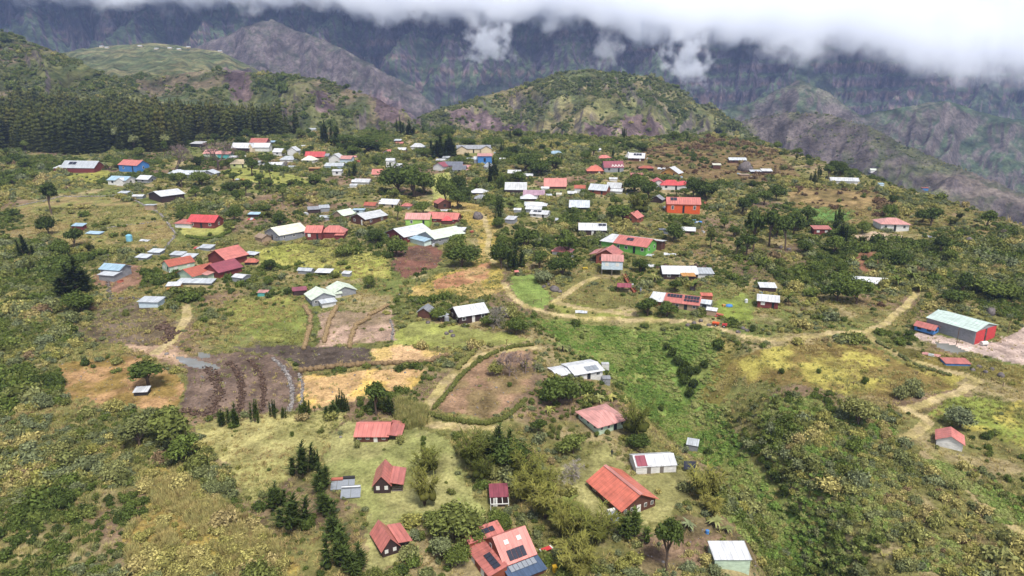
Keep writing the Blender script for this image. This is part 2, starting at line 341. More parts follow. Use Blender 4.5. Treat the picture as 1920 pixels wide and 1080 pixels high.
# ------------------------------------------------------------------ the mountain wall behind, above the last ridges
def mz(x, y):
    t = x/y
    crest = np.interp(t, [-1.1, -.5, 0, .3, .7, 1.1], [470, 480, 500, 490, 480, 470])
    base = np.interp(t, [-1.1, -.45, -.1, .2, .6, 1.1], [60, 20, -40, -90, -150, -170])
    s = np.clip((y-2080)/760, 0, 1.1)
    u = t*2500
    z = base + (crest-base)*s**1.7
    wv = 70*(fbm(u/420+1.3, y/900, 3)-.5)*2
    r1 = ridged((u+wv*2)/330, y/2600+4.4, 2); r2 = ridged((u+wv)/125, y/700+8.8, 3); r3 = ridged(u/46+.5*fbm(u/90, y/90, 2), y/240, 3); r4 = ridged(u/17+.4*fbm(u/40, y/40, 2), y/120, 2)
    env = smooth(0, .3, s)*.5 + .5
    cliff = smooth(.12, .4, t)                      # the right half is a smoother banded cliff
    z = z + env*((r1-.6)*260*(1-.55*cliff) + (r2-.6)*130*(1-.35*cliff) + (r3-.6)*92 + (r4-.6)*34)
    # ledges
    st = z/46 + .25*(fbm(x/120, y/120, 2)-.5); led = (np.floor(st)+smooth(.55, 1, st-np.floor(st)))*46
    z = z*(1-.6*cliff) + led*.6*cliff
    for (ua, va, Da), (ub, vb, Db), ss in SPURS:
        a = np.array((tu(ua)*Da, Da)); b = np.array((tu(ub)*Db, Db)); za = CZ+Da*math.tan(elev(va)); zb = CZ+Db*math.tan(elev(vb))
        d = b-a; L = d@d; q = np.clip(((x-a[0])*d[0]+(y-a[1])*d[1])/L, 0, 1)
        wob = 14*(fbm(q*9+ua, q*0+va, 2)-.5)
        dist = np.hypot(x-a[0]-q*d[0], y-a[1]-q*d[1])
        h = za+(zb-za)*q**.85 + wob - ss*dist*(.75+.5*r3) + 58*(r3-.6) + 22*(r4-.6)
        z = np.maximum(z, h)
    return z + 9*(fbm(x/22, y/22, 3)-.5)
SPURS = [((780,45,2500),(705,130,2120),1.0), ((853,58,2480),(925,185,2090),.95), ((853,58,2480),(800,170,2110),1.05), ((967,98,2350),(905,175,2100),.9), ((967,98,2350),(1010,170,2100),1.0),
         ((1058,78,2420),(1075,150,2100),1.0), ((1130,88,2400),(1190,165,2100),1.0), ((1220,95,2400),(1290,170,2100),1.0), ((640,20,2600),(560,110,2150),.9), ((420,10,2600),(360,90,2120),.9),
         ((300,5,2650),(200,80,2130),.85), ((90,0,2600),(30,70,2130),.8), ((1500,110,2450),(1420,190,2110),.9), ((1740,130,2420),(1660,215,2110),.9), ((1860,150,2400),(1800,230,2110),.9)]
def build_mountain():
    ts = np.linspace(-1.05, 1.05, 1250); ys = np.arange(2080, 2990, 4.0)
    T, Y = np.meshgrid(ts, ys); X = T*Y; Z = mz(X, Y)
    gx = np.gradient(Z, axis=1)/np.gradient(X, axis=1); gy = np.gradient(Z, axis=0)/np.gradient(Y, axis=0); nz = 1/np.sqrt(1+gx*gx+gy*gy)
    n1 = fbm(X/150, Y/150, 4); n2 = fbm(X/30, Y/30+Z/30, 4); n3 = fbm(X/400, Z/14, 3)
    veg = smooth(.42, .62, nz*.75 + .3*(n1-.3)); 
    a = np.array(col(92,84,92)); b = np.array(col(78,92,68)); c = np.array(col(120,102,98)); e = np.array(col(38,38,50))  # rock and plant colours darkened: shadow of the clouds put into them
    cc = a*(1-smooth(.5, .62, n3))[..., None] + c*smooth(.5, .62, n3)[..., None]
    cc = cc*(1-veg)[..., None] + b*veg[..., None]; f = (smooth(.5, .62, n2)*.55)[..., None]; cc = cc*(1-f) + e*f
    V = np.stack([X, Y, Z], -1).reshape(-1, 3); ny, nx = X.shape; I = np.arange(ny*nx).reshape(ny, nx)
    Q = np.stack([I[:-1, :-1], I[:-1, 1:], I[1:, 1:], I[1:, :-1]], -1).reshape(-1, 4)
    me = mesh_from('mountain', V, Q, MOUNT, True)
    at = me.color_attributes.new('Col', 'FLOAT_COLOR', 'POINT'); buf = np.ones((ny*nx, 4), np.float32); buf[:, :3] = cc.reshape(-1, 3); at.data.foreach_set('color', buf.ravel())
    tag(link('mountain', me), 'steep dark mountain wall rising into the cloud', 'mountain', None, 'structure')
build_mountain()
# ------------------------------------------------------------------ cloud and air
def box_mesh(name, x0, x1, y0, y1, z0, z1, mat):
    V = [(x0,y0,z0),(x1,y0,z0),(x1,y1,z0),(x0,y1,z0),(x0,y0,z1),(x1,y0,z1),(x1,y1,z1),(x0,y1,z1)]
    return mesh_from(name, V, [(3,2,1,0),(4,5,6,7),(0,1,5,4),(1,2,6,5),(2,3,7,6),(3,0,4,7)], mat)
def cloud_mat(base_pts, amp, dens):
    """density above an uneven, torn underside; base_pts: (x, height of the underside)"""
    m, t, o = new_mat('cloud_air'); L = t.links.new
    pv = node(t, 'ShaderNodeVolumePrincipled'); L(pv.outputs[0], o.inputs['Volume'])
    pv.inputs['Color'].default_value = (.93, .95, .99, 1); pv.inputs['Anisotropy'].default_value = 0
    g = node(t, 'ShaderNodeNewGeometry'); sx = node(t, 'ShaderNodeSeparateXYZ'); L(g.outputs['Position'], sx.inputs[0])
    n1 = node(t, 'ShaderNodeTexNoise'); n1.inputs['Scale'].default_value = .0035; n1.inputs['Detail'].default_value = 5; n1.inputs['Roughness'].default_value = .55
    L(g.outputs['Position'], n1.inputs['Vector'])
    xs = [p[0] for p in base_pts]; x0, x1 = xs[0], xs[-1]; zs = [p[1] for p in base_pts]; z0, z1 = min(zs)-1, max(zs)+1
    mr = node(t, 'ShaderNodeMapRange'); mr.inputs[1].default_value = x0; mr.inputs[2].default_value = x1; L(sx.outputs[0], mr.inputs[0])
    fc = node(t, 'ShaderNodeFloatCurve'); c = fc.mapping.curves[0]
    for k, (x, z) in enumerate(base_pts):
        q = ((x-x0)/(x1-x0), (z-z0)/(z1-z0))
        if k == 0: c.points[0].location = q
        elif k == len(base_pts)-1: c.points[-1].location = q
        else: c.points.new(*q)
    fc.mapping.update(); L(mr.outputs[0], fc.inputs['Value'])
    b = node(t, 'ShaderNodeMath', operation='MULTIPLY_ADD'); L(fc.outputs[0], b.inputs[0]); b.inputs[1].default_value = z1-z0; b.inputs[2].default_value = z0
    nn = node(t, 'ShaderNodeMath', operation='MULTIPLY_ADD'); L(n1.outputs[0], nn.inputs[0]); nn.inputs[1].default_value = amp*2; nn.inputs[2].default_value = -amp
    n5 = node(t, 'ShaderNodeTexNoise'); n5.inputs['Scale'].default_value = .013; n5.inputs['Detail'].default_value = 7; L(g.outputs['Position'], n5.inputs['Vector'])
    nq = node(t, 'ShaderNodeMath', operation='MULTIPLY_ADD'); L(n5.outputs[0], nq.inputs[0]); nq.inputs[1].default_value = amp*1.7; L(nn.outputs[0], nq.inputs[2])
    nn = node(t, 'ShaderNodeMath', operation='ADD'); L(nq.outputs[0], nn.inputs[0]); nn.inputs[1].default_value = -amp*.85
    h = node(t, 'ShaderNodeMath', operation='SUBTRACT'); L(sx.outputs[2], h.inputs[0]); L(b.outputs[0], h.inputs[1])
    h2 = node(t, 'ShaderNodeMath', operation='ADD'); L(h.outputs[0], h2.inputs[0]); L(nn.outputs[0], h2.inputs[1])
    fy = node(t, 'ShaderNodeMath', operation='MULTIPLY_ADD'); L(h.outputs[0], fy.inputs[0]); fy.inputs[1].default_value = -.9; L(sx.outputs[1], fy.inputs[2])     # the face leans back as it rises
    f2 = node(t, 'ShaderNodeMath', operation='ADD'); L(fy.outputs[0], f2.inputs[0]); f2.inputs[1].default_value = -2230
    f3 = node(t, 'ShaderNodeMath', operation='MULTIPLY_ADD'); L(nn.outputs[0], f3.inputs[0]); f3.inputs[1].default_value = .8; L(f2.outputs[0], f3.inputs[2])
    mn = node(t, 'ShaderNodeMath', operation='MINIMUM'); L(h2.outputs[0], mn.inputs[0]); L(f3.outputs[0], mn.inputs[1]); h2 = mn
    d = node(t, 'ShaderNodeMapRange', interpolation_type='SMOOTHSTEP'); d.inputs[1].default_value = 0; d.inputs[2].default_value = 90; d.inputs[3].default_value = 0; d.inputs[4].default_value = dens
    L(h2.outputs[0], d.inputs[0]); wd = node(t, 'ShaderNodeMapRange', interpolation_type='SMOOTHSTEP'); wd.inputs[1].default_value = 500; wd.inputs[2].default_value = 1500; wd.inputs[3].default_value = 64; wd.inputs[4].default_value = 190; L(sx.outputs[0], wd.inputs[0]); L(wd.outputs[0], d.inputs[2])      # thinner, wider mist to the right
    L(d.outputs[0], pv.inputs['Density']); return m
def puff_mat(c, r, dens):
    m, t, o = new_mat('puff_air'); L = t.links.new
    pv = node(t, 'ShaderNodeVolumePrincipled'); L(pv.outputs[0], o.inputs['Volume']); pv.inputs['Color'].default_value = (.93, .95, .99, 1)
    g = node(t, 'ShaderNodeNewGeometry')
    mp = node(t, 'ShaderNodeMapping', vector_type='TEXTURE'); mp.inputs['Location'].default_value = c; mp.inputs['Scale'].default_value = r; L(g.outputs['Position'], mp.inputs[0])
    le = node(t, 'ShaderNodeVectorMath', operation='LENGTH'); L(mp.outputs[0], le.inputs[0])
    n1 = node(t, 'ShaderNodeTexNoise'); n1.inputs['Scale'].default_value = .024; n1.inputs['Detail'].default_value = 5; L(g.outputs['Position'], n1.inputs['Vector'])
    a = node(t, 'ShaderNodeMath', operation='MULTIPLY_ADD'); L(n1.outputs[0], a.inputs[0]); a.inputs[1].default_value = -3.2; L(le.outputs['Value'], a.inputs[2])
    d = node(t, 'ShaderNodeMapRange', interpolation_type='SMOOTHSTEP'); d.inputs[1].default_value = -1.2; d.inputs[2].default_value = -.62; d.inputs[3].default_value = dens; d.inputs[4].default_value = 0
    L(a.outputs[0], d.inputs[0]); L(d.outputs[0], pv.inputs['Density']); return m
def at(u, v, D): return (tu(u)*D, D, CZ + D*math.tan(elev(v)))
bp = []
for u, v in [(-600,-60),(0,-12),(150,2),(300,8),(500,14),(600,12),(700,22),(800,30),(900,42),(1000,48),(1100,42),(1200,62),(1300,92),(1400,112),(1550,114),(1650,128),(1760,152),(1860,176),(1960,174),(2500,166)]:
    p = at(u, v, 2300); bp.append((p[0], p[2]+12))
CLOUD = cloud_mat(bp, 130, .03)
tag(link('cloud', box_mesh('cloud', -2700, 2700, 2192, 2760, 20, 760, CLOUD)), 'thick white cloud bank hiding the mountain tops', 'cloud', None, 'stuff')
for u, v, D, r, dn, lb in [(920,78,2124,(80,30,58),.03,'small round white cloud drifting before the grey peaks'), (1284,112,2124,(66,30,85),.03,'white wisp of cloud hanging in front of the dark cliff'), (1132,92,2124,(64,30,60),.012,'faint torn wisp of cloud over the middle peaks')]:
    c = at(u, v, D); m = puff_mat(c, r, dn)
    k = 1.9
    tag(link('cloud', box_mesh('cloud', c[0]-r[0]*k, c[0]+r[0]*k, 2064, 2186, c[2]-r[2]*k, c[2]+r[2]*k, m)), lb, 'cloud', None, 'stuff')
def haze():
    m, t, o = new_mat('haze_air'); pv = node(t, 'ShaderNodeVolumePrincipled'); t.links.new(pv.outputs[0], o.inputs['Volume'])
    pv.inputs['Color'].default_value = (.44, .58, 1, 1); pv.inputs['Density'].default_value = HAZE; pv.inputs['Anisotropy'].default_value = .1
    tag(link('haze', box_mesh('haze', -2500, 2500, -250, 2060, -420, 330, m)), 'thin blue haze filling the valley', 'haze', None, 'stuff')
HAZE = .00011
haze()
# ------------------------------------------------------------------ building kit
PAL = {'red':(208,127,117),'orange':(216,120,98),'bright':(218,88,90),'pink':(218,158,150),'maroon':(156,82,94),'white':(224,226,229),'palegreen':(222,234,214),'mint':(226,246,236),
 'grey':(160,162,168),'slate':(118,122,134),'ltblue':(176,206,226),'cream':(238,236,216),'rust':(186,104,84),'mauve':(190,156,172),'steel':(206,212,218),'navy':(84,104,134),
 'wood':(98,58,44),'dark':(66,46,46),'black':(40,38,40),'lime':(164,206,98),'green':(110,180,80),'orangew':(222,92,38),'redw':(128,56,54),'pgreen':(196,216,190),'blue':(74,134,200),'sky':(128,190,212),
 'wgrey':(150,152,156),'beige':(226,206,172),'yellow':(206,212,138),'whitew':(228,226,222),'brick':(148,78,56),'teal':(92,176,170),'bluew':(206,222,232),'ochre':(206,150,80),'tan':(176,150,124),'door':(206,62,64)}
_mats = {}
def paint(cn, kind):
    if (cn, kind) in _mats: return _mats[cn, kind]
    m, t, o = new_mat(cn+'_'+kind); L = t.links.new; b = node(t, 'ShaderNodeBsdfPrincipled'); L(b.outputs[0], o.inputs[0])
    c = col(*PAL[cn]); tc = node(t, 'ShaderNodeTexCoord'); mp = node(t, 'ShaderNodeMapping'); L(tc.outputs['Object'], mp.inputs[0])
    n = node(t, 'ShaderNodeTexNoise'); n.inputs['Scale'].default_value = 1; n.inputs['Detail'].default_value = 5; n.inputs['Roughness'].default_value = .6; L(mp.outputs[0], n.inputs['Vector'])
    oi = node(t, 'ShaderNodeObjectInfo')
    cr = node(t, 'ShaderNodeValToRGB'); e = cr.color_ramp.elements; L(n.outputs[0], cr.inputs[0])
    e[0].position = .32; e[1].position = .66
    d = {'roof': .70, 'wall': .72, 'trim': .8}[kind[:4] if kind != 'trim' else kind]
    e[0].color = (c[0]*d, c[1]*d, c[2]*d, 1); e[1].color = (min(c[0]*1.06, .9), min(c[1]*1.06, .9), min(c[2]*1.06, .9), 1)
    base = cr.outputs[0]
    if kind[:4] == 'roof':
        rv = node(t, 'ShaderNodeMapRange'); L(oi.outputs['Random'], rv.inputs[0]); rv.inputs[3].default_value = .82; rv.inputs[4].default_value = 1.1; base = mul(t, base, rv.outputs[0])
        mp.inputs['Scale'].default_value = (1.3, .35, .35); b.inputs['Roughness'].default_value = .42
        w2 = node(t, 'ShaderNodeTexNoise'); w2.inputs['Scale'].default_value = .55; w2.inputs['Detail'].default_value = 3; L(tc.outputs['Object'], w2.inputs['Vector'])
        r2 = node(t, 'ShaderNodeValToRGB'); r2.color_ramp.elements[0].position = .62; r2.color_ramp.elements[1].position = .78; L(w2.outputs[0], r2.inputs[0])
        mx = node(t, 'ShaderNodeMix', data_type='RGBA'); L(r2.outputs[0], mx.inputs[0]); L(base, mx.inputs[6]); mx.inputs[7].default_value = (c[0]*.84+.02, c[1]*.84+.03, c[2]*.84+.03, 1); base = mx.outputs[2]
        sm = node(t, 'ShaderNodeTexWave'); sm.bands_direction = 'Y' if kind == 'roofv' else 'X'; sm.inputs['Scale'].default_value = .32; sm.inputs['Distortion'].default_value = .25; L(tc.outputs['Object'], sm.inputs['Vector'])
        sr = node(t, 'ShaderNodeMapRange'); L(sm.outputs[1], sr.inputs[0]); sr.inputs[1].default_value = .0; sr.inputs[2].default_value = .12; sr.inputs[3].default_value = .78; sr.inputs[4].default_value = 1; base = mul(t, base, sr.outputs[0])   # lapped sheet joints
        st = node(t, 'ShaderNodeTexNoise'); st.inputs['Scale'].default_value = 1; st.inputs['Detail'].default_value = 4; ms = node(t, 'ShaderNodeMapping'); ms.inputs['Scale'].default_value = (.25, 2.2, .25) if kind == 'roofv' else (2.2, .25, .25); L(tc.outputs['Object'], ms.inputs[0]); L(ms.outputs[0], st.inputs['Vector'])
        base = mul(t, base, gray(t, st.outputs[0], .84, 1.08))
        wv = node(t, 'ShaderNodeTexWave'); wv.bands_direction = 'Y' if kind == 'roofv' else 'X'; wv.inputs['Scale'].default_value = 1.4; L(tc.outputs['Object'], wv.inputs['Vector'])
        bp = node(t, 'ShaderNodeBump'); bp.inputs['Strength'].default_value = .35; bp.inputs['Distance'].default_value = .05; L(wv.outputs[1], bp.inputs['Height']); L(bp.outputs[0], b.inputs['Normal'])
    else:
        mp.inputs['Scale'].default_value = (1.2, 1.2, 3.2) if kind == 'wall' else (1, 1, 1); b.inputs['Roughness'].default_value = .75
        if cn in ('wood','dark','brick','redw','black'):
            wv = node(t, 'ShaderNodeTexWave'); wv.bands_direction = 'Z'; wv.inputs['Scale'].default_value = 1.6; wv.inputs['Distortion'].default_value = .6; L(tc.outputs['Object'], wv.inputs['Vector'])
            base = mul(t, base, gray(t, wv.outputs[1], .72, 1.1))
    L(base, b.inputs['Base Color'])
    _mats[cn, kind] = m; return m
def plain(name, rgb, rough=.5, metal=0):
    if name in _mats: return _mats[name]
    m, t, o = new_mat(name); b = node(t, 'ShaderNodeBsdfPrincipled'); t.links.new(b.outputs[0], o.inputs[0]); b.inputs['Roughness'].default_value = rough; b.inputs['Metallic'].default_value = metal
    n = node(t, 'ShaderNodeTexNoise'); n.inputs['Scale'].default_value = 3; tc = node(t, 'ShaderNodeTexCoord'); t.links.new(tc.outputs['Object'], n.inputs['Vector'])
    cr = node(t, 'ShaderNodeValToRGB'); c = col(*rgb); t.links.new(n.outputs[0], cr.inputs[0])
    cr.color_ramp.elements[0].color = (c[0]*.75, c[1]*.75, c[2]*.75, 1); cr.color_ramp.elements[1].color = (min(1, c[0]*1.15), min(1, c[1]*1.15), min(1, c[2]*1.15), 1)
    t.links.new(cr.outputs[0], b.inputs['Base Color']); _mats[name] = m; return m
GLASS = plain('window_glass', (46, 52, 60), .12); FRAME = plain('white_frame', (228, 226, 220), .6); PANEL = plain('panel_cell', (54, 56, 68), .18); PANELG = plain('collector_glass', (150, 156, 164), .2)
METAL = plain('galvanised', (170, 174, 178), .35, .6); POST = plain('post_wood', (110, 84, 64), .8); RAIL = plain('grey_timber', (120, 112, 104), .8)
class MB:
    def __init__(s): s.v = []; s.f = []
    def poly(s, pts): n = len(s.v); s.v += [tuple(p) for p in pts]; s.f.append(tuple(range(n, n+len(pts))))
    def box(s, x0, x1, y0, y1, z0, z1):
        n = len(s.v); s.v += [(x0,y0,z0),(x1,y0,z0),(x1,y1,z0),(x0,y1,z0),(x0,y0,z1),(x1,y0,z1),(x1,y1,z1),(x0,y1,z1)]
        s.f += [tuple(n+i for i in q) for q in ((3,2,1,0),(4,5,6,7),(0,1,5,4),(1,2,6,5),(2,3,7,6),(3,0,4,7))]
    def slab(s, top, th):
        n = len(s.v); k = len(top); s.v += [tuple(p) for p in top] + [(p[0], p[1], p[2]-th) for p in top]
        s.f.append(tuple(range(n, n+k))); s.f.append(tuple(range(n+2*k-1, n+k-1, -1)))
        for i in range(k): j = (i+1) % k; s.f.append((n+j, n+i, n+k+i, n+k+j))
    def prism(s, prof, axis, a0, a1):                # prof: (p, z) points ccw, extruded along the other axis
        n = len(s.v); k = len(prof); mk = (lambda a, p, z: (a, p, z)) if axis == 'x' else (lambda a, p, z: (p, a, z))
        s.v += [mk(a0, p, z) for p, z in prof] + [mk(a1, p, z) for p, z in prof]
        s.f.append(tuple(range(n, n+k))); s.f.append(tuple(range(n+2*k-1, n+k-1, -1)))
        for i in range(k): j = (i+1) % k; s.f.append((n+i, n+k+i, n+k+j, n+j))
    def cyl(s, a, b, r0, r1=None, k=10):
        a = Vector(a); b = Vector(b); r1 = r0 if r1 is None else r1; d = (b-a).normalized(); e = d.orthogonal().normalized(); g = d.cross(e); n = len(s.v)
        for p, r in ((a, r0), (b, r1)): s.v += [tuple(p+(e*math.cos(2*math.pi*i/k)+g*math.sin(2*math.pi*i/k))*r) for i in range(k)]
        s.f += [tuple(range(n+k-1, n-1, -1)), tuple(range(n+k, n+2*k))]
        s.f += [(n+i, n+(i+1) % k, n+k+(i+1) % k, n+k+i) for i in range(k)]
    def build(s, name, mat, parent=None):
        me = bpy.data.meshes.new(name); me.from_pydata(s.v, [], s.f); me.update()
        bm = bmesh.new(); bm.from_mesh(me); bmesh.ops.recalc_face_normals(bm, faces=bm.faces); bm.to_mesh(me); bm.free()
        me.materials.append(mat); return link(name, me, parent)
HOUSES = []                                          # footprints: (x, y, radius)
def slope_pts(b, side):
    """corner points (ridge start, ridge end, eave end, eave start) of the roof slope towards side"""
    w, d, h, rh, ty, ov = b['w'], b['d'], b['h'], b['rh'], b['ty'], b['ov']; X, Y = w/2+ov, d/2+ov
    if ty in ('gable', 'hip'):
        ez = h - ov*rh/(d/2); r = X if ty == 'gable' else max(.15, X-Y*.9); s = -1 if side == 'f' else 1
        return [(-r, 0, h+rh), (r, 0, h+rh), (X, s*Y, ez), (-X, s*Y, ez)]
    if ty == 'gablev':
        ez = h - ov*rh/(w/2); s = -1 if side == 'l' else 1
        return [(0, Y, h+rh), (0, -Y, h+rh), (s*X, -Y, ez), (s*X, Y, ez)]
    if ty == 'shed': return [(-X, Y, h+rh), (X, Y, h+rh), (X, -Y, h), (-X, -Y, h)]
    if ty == 'shedb': return [(X, -Y, h+rh), (-X, -Y, h+rh), (-X, Y, h), (X, Y, h)]
    if ty == 'shedl': return [(X, Y, h+rh), (X, -Y, h+rh), (-X, -Y, h), (-X, Y, h)]
    if ty == 'shedr': return [(-X, -Y, h+rh), (-X, Y, h+rh), (X, Y, h), (X, -Y, h)]
    return [(-X, Y, h), (X, Y, h), (X, -Y, h), (-X, -Y, h)]
def block(root, b, first):
    mw, mr = MB(), MB(); w, d, h, rh, ty = b['w'], b['d'], b['h'], b['rh'], b['ty']; z0 = -1.6 if not b.get('lift') else b['lift']; e = 0.02
    hw = h - .03
    if b.get('walls', 1):
        if ty == 'gable': mw.prism([(-d/2, z0), (d/2, z0), (d/2, hw), (0, hw+rh), (-d/2, hw)], 'x', -w/2, w/2)
        elif ty == 'gablev': mw.prism([(-w/2, z0), (w/2, z0), (w/2, hw), (0, hw+rh), (-w/2, hw)], 'y', -d/2, d/2)
        elif ty == 'shed': mw.prism([(-d/2, z0), (d/2, z0), (d/2, hw+rh*.93), (-d/2, hw+rh*.03)], 'x', -w/2, w/2)
        elif ty == 'shedb': mw.prism([(-d/2, z0), (d/2, z0), (d/2, hw), (-d/2, hw+rh*.93)], 'x', -w/2, w/2)
        elif ty == 'shedl': mw.prism([(-w/2, z0), (w/2, z0), (w/2, hw+rh*.93), (-w/2, hw)], 'y', -d/2, d/2)
        elif ty == 'shedr': mw.prism([(-w/2, z0), (w/2, z0), (w/2, hw), (-w/2, hw+rh*.93)], 'y', -d/2, d/2)
        else: mw.box(-w/2, w/2, -d/2, d/2, z0, hw-.02)
    else:                                            # open shelter on posts
        for sx in (-1, 1):
            for sy in (-1, 1): mw.box(sx*(w/2-.08)-.06, sx*(w/2-.08)+.06, sy*(d/2-.08)-.06, sy*(d/2-.08)+.06, -1.2, h+.02)
    th = .1
    if ty == 'gable':
        for s in 'fb': mr.slab(slope_pts(b, s), th)
    elif ty == 'gablev':
        for s in 'lr': mr.slab(slope_pts(b, s), th)
    elif ty == 'hip':
        F_, B_ = slope_pts(b, 'f'), slope_pts(b, 'b'); mr.slab(F_, th); mr.slab(B_, th)
        mr.slab([F_[0], F_[3], B_[3]], th); mr.slab([F_[1], F_[2], B_[2]], th)
    else: mr.slab(slope_pts(b, 'f'), th)
    T = Matrix.Translation((b['x'], b['y'], 0)) @ Matrix.Rotation(b.get('rot', 0), 4, 'Z')
    b['T'] = T
    for m_ in (mw, mr): m_.v = [tuple(T @ Vector(p)) for p in m_.v]
    if mw.v:
        ow = mw.build('wall' if b.get('walls', 1) else 'post', paint(b['wc'], 'wall'), root)
        if not first and b['wc'] != root.get('_w'): ow['label'] = 'annex wall'
    ow = mr.build('roof', paint(b['rc'], 'roofv' if ty in ('gablev', 'shedl', 'shedr') else 'roof'), root)
    if first and w > 5.2 and ty in ('gable', 'gablev'):
        mc = MB(); X, Y = w/2+b['ov']*.98, d/2+b['ov']*.98; zr = h+rh
        for sg in (-1, 1):
            mc.slab([(-X, 0, zr+.05), (X, 0, zr+.05), (X, sg*.22, zr+.05-.22*rh/(d/2)), (-X, sg*.22, zr+.05-.22*rh/(d/2))] if ty == 'gable' else [(0, -Y, zr+.05), (0, Y, zr+.05), (sg*.22, Y, zr+.05-.22*rh/(w/2)), (sg*.22, -Y, zr+.05-.22*rh/(w/2))], .04)
        mc.v = [tuple(T @ Vector(p)) for p in mc.v]; mc.build('ridge_cap', paint(b['rc'], 'trim'), root)
    if not first: ow['label'] = 'roof of the annex'
def opening(root, b, face, q, z0, z1, wd, kind, detail, frame=FRAME):
    """a window or door on a wall; face f/l/r/b, q: centre along the wall in metres"""
    w, d = b['w'], b['d']; m = MB(); n = MB()
    def put(mm, a0, a1, za, zb, o0, o1):
        if face == 'f': mm.box(a0, a1, -d/2-o1, -d/2-o0, za, zb)
        elif face == 'b': mm.box(a0, a1, d/2+o0, d/2+o1, za, zb)
        elif face == 'l': mm.box(-w/2-o1, -w/2-o0, a0, a1, za, zb)
        else: mm.box(w/2+o0, w/2+o1, a0, a1, za, zb)
    put(m, q-wd/2, q+wd/2, z0, z1, -.02, .05)
    k = .13*min(wd, z1-z0)
    if kind == 'window' and detail:
        put(n, q-wd/2+k, q-.03, z0+k, z1-k, .03, .07); put(n, q+.03, q+wd/2-k, z0+k, z1-k, .03, .07)
    for m_ in (m, n): m_.v = [tuple(b['T'] @ Vector(p)) for p in m_.v]
    o = m.build(kind, frame, root)
    if n.v: n.build('pane', GLASS, o)
    return o
def panels(root, b, side, u0, u1, v0, v1, nc, nr, mat=None, name='solar_panel'):
    a, c, e, g = [Vector(p) for p in slope_pts(b, side)]; nn = (c-a).cross(g-a).normalized(); nn = nn if nn.z > 0 else -nn
    pt = lambda s, t_: (a*(1-s)+c*s)*(1-t_) + (g*(1-s)+e*s)*t_ + nn*.16
    for i in range(nc):
        for j in range(nr):
            s0 = u0+(u1-u0)*(i+.05)/nc; s1 = u0+(u1-u0)*(i+.95)/nc; t0 = v0+(v1-v0)*(j+.05)/nr; t1 = v0+(v1-v0)*(j+.95)/nr
            m = MB(); m.slab([b['T'] @ pt(s0, t0), b['T'] @ pt(s1, t0), b['T'] @ pt(s1, t1), b['T'] @ pt(s0, t1)], .06); m.build(name, mat or PANEL, root)
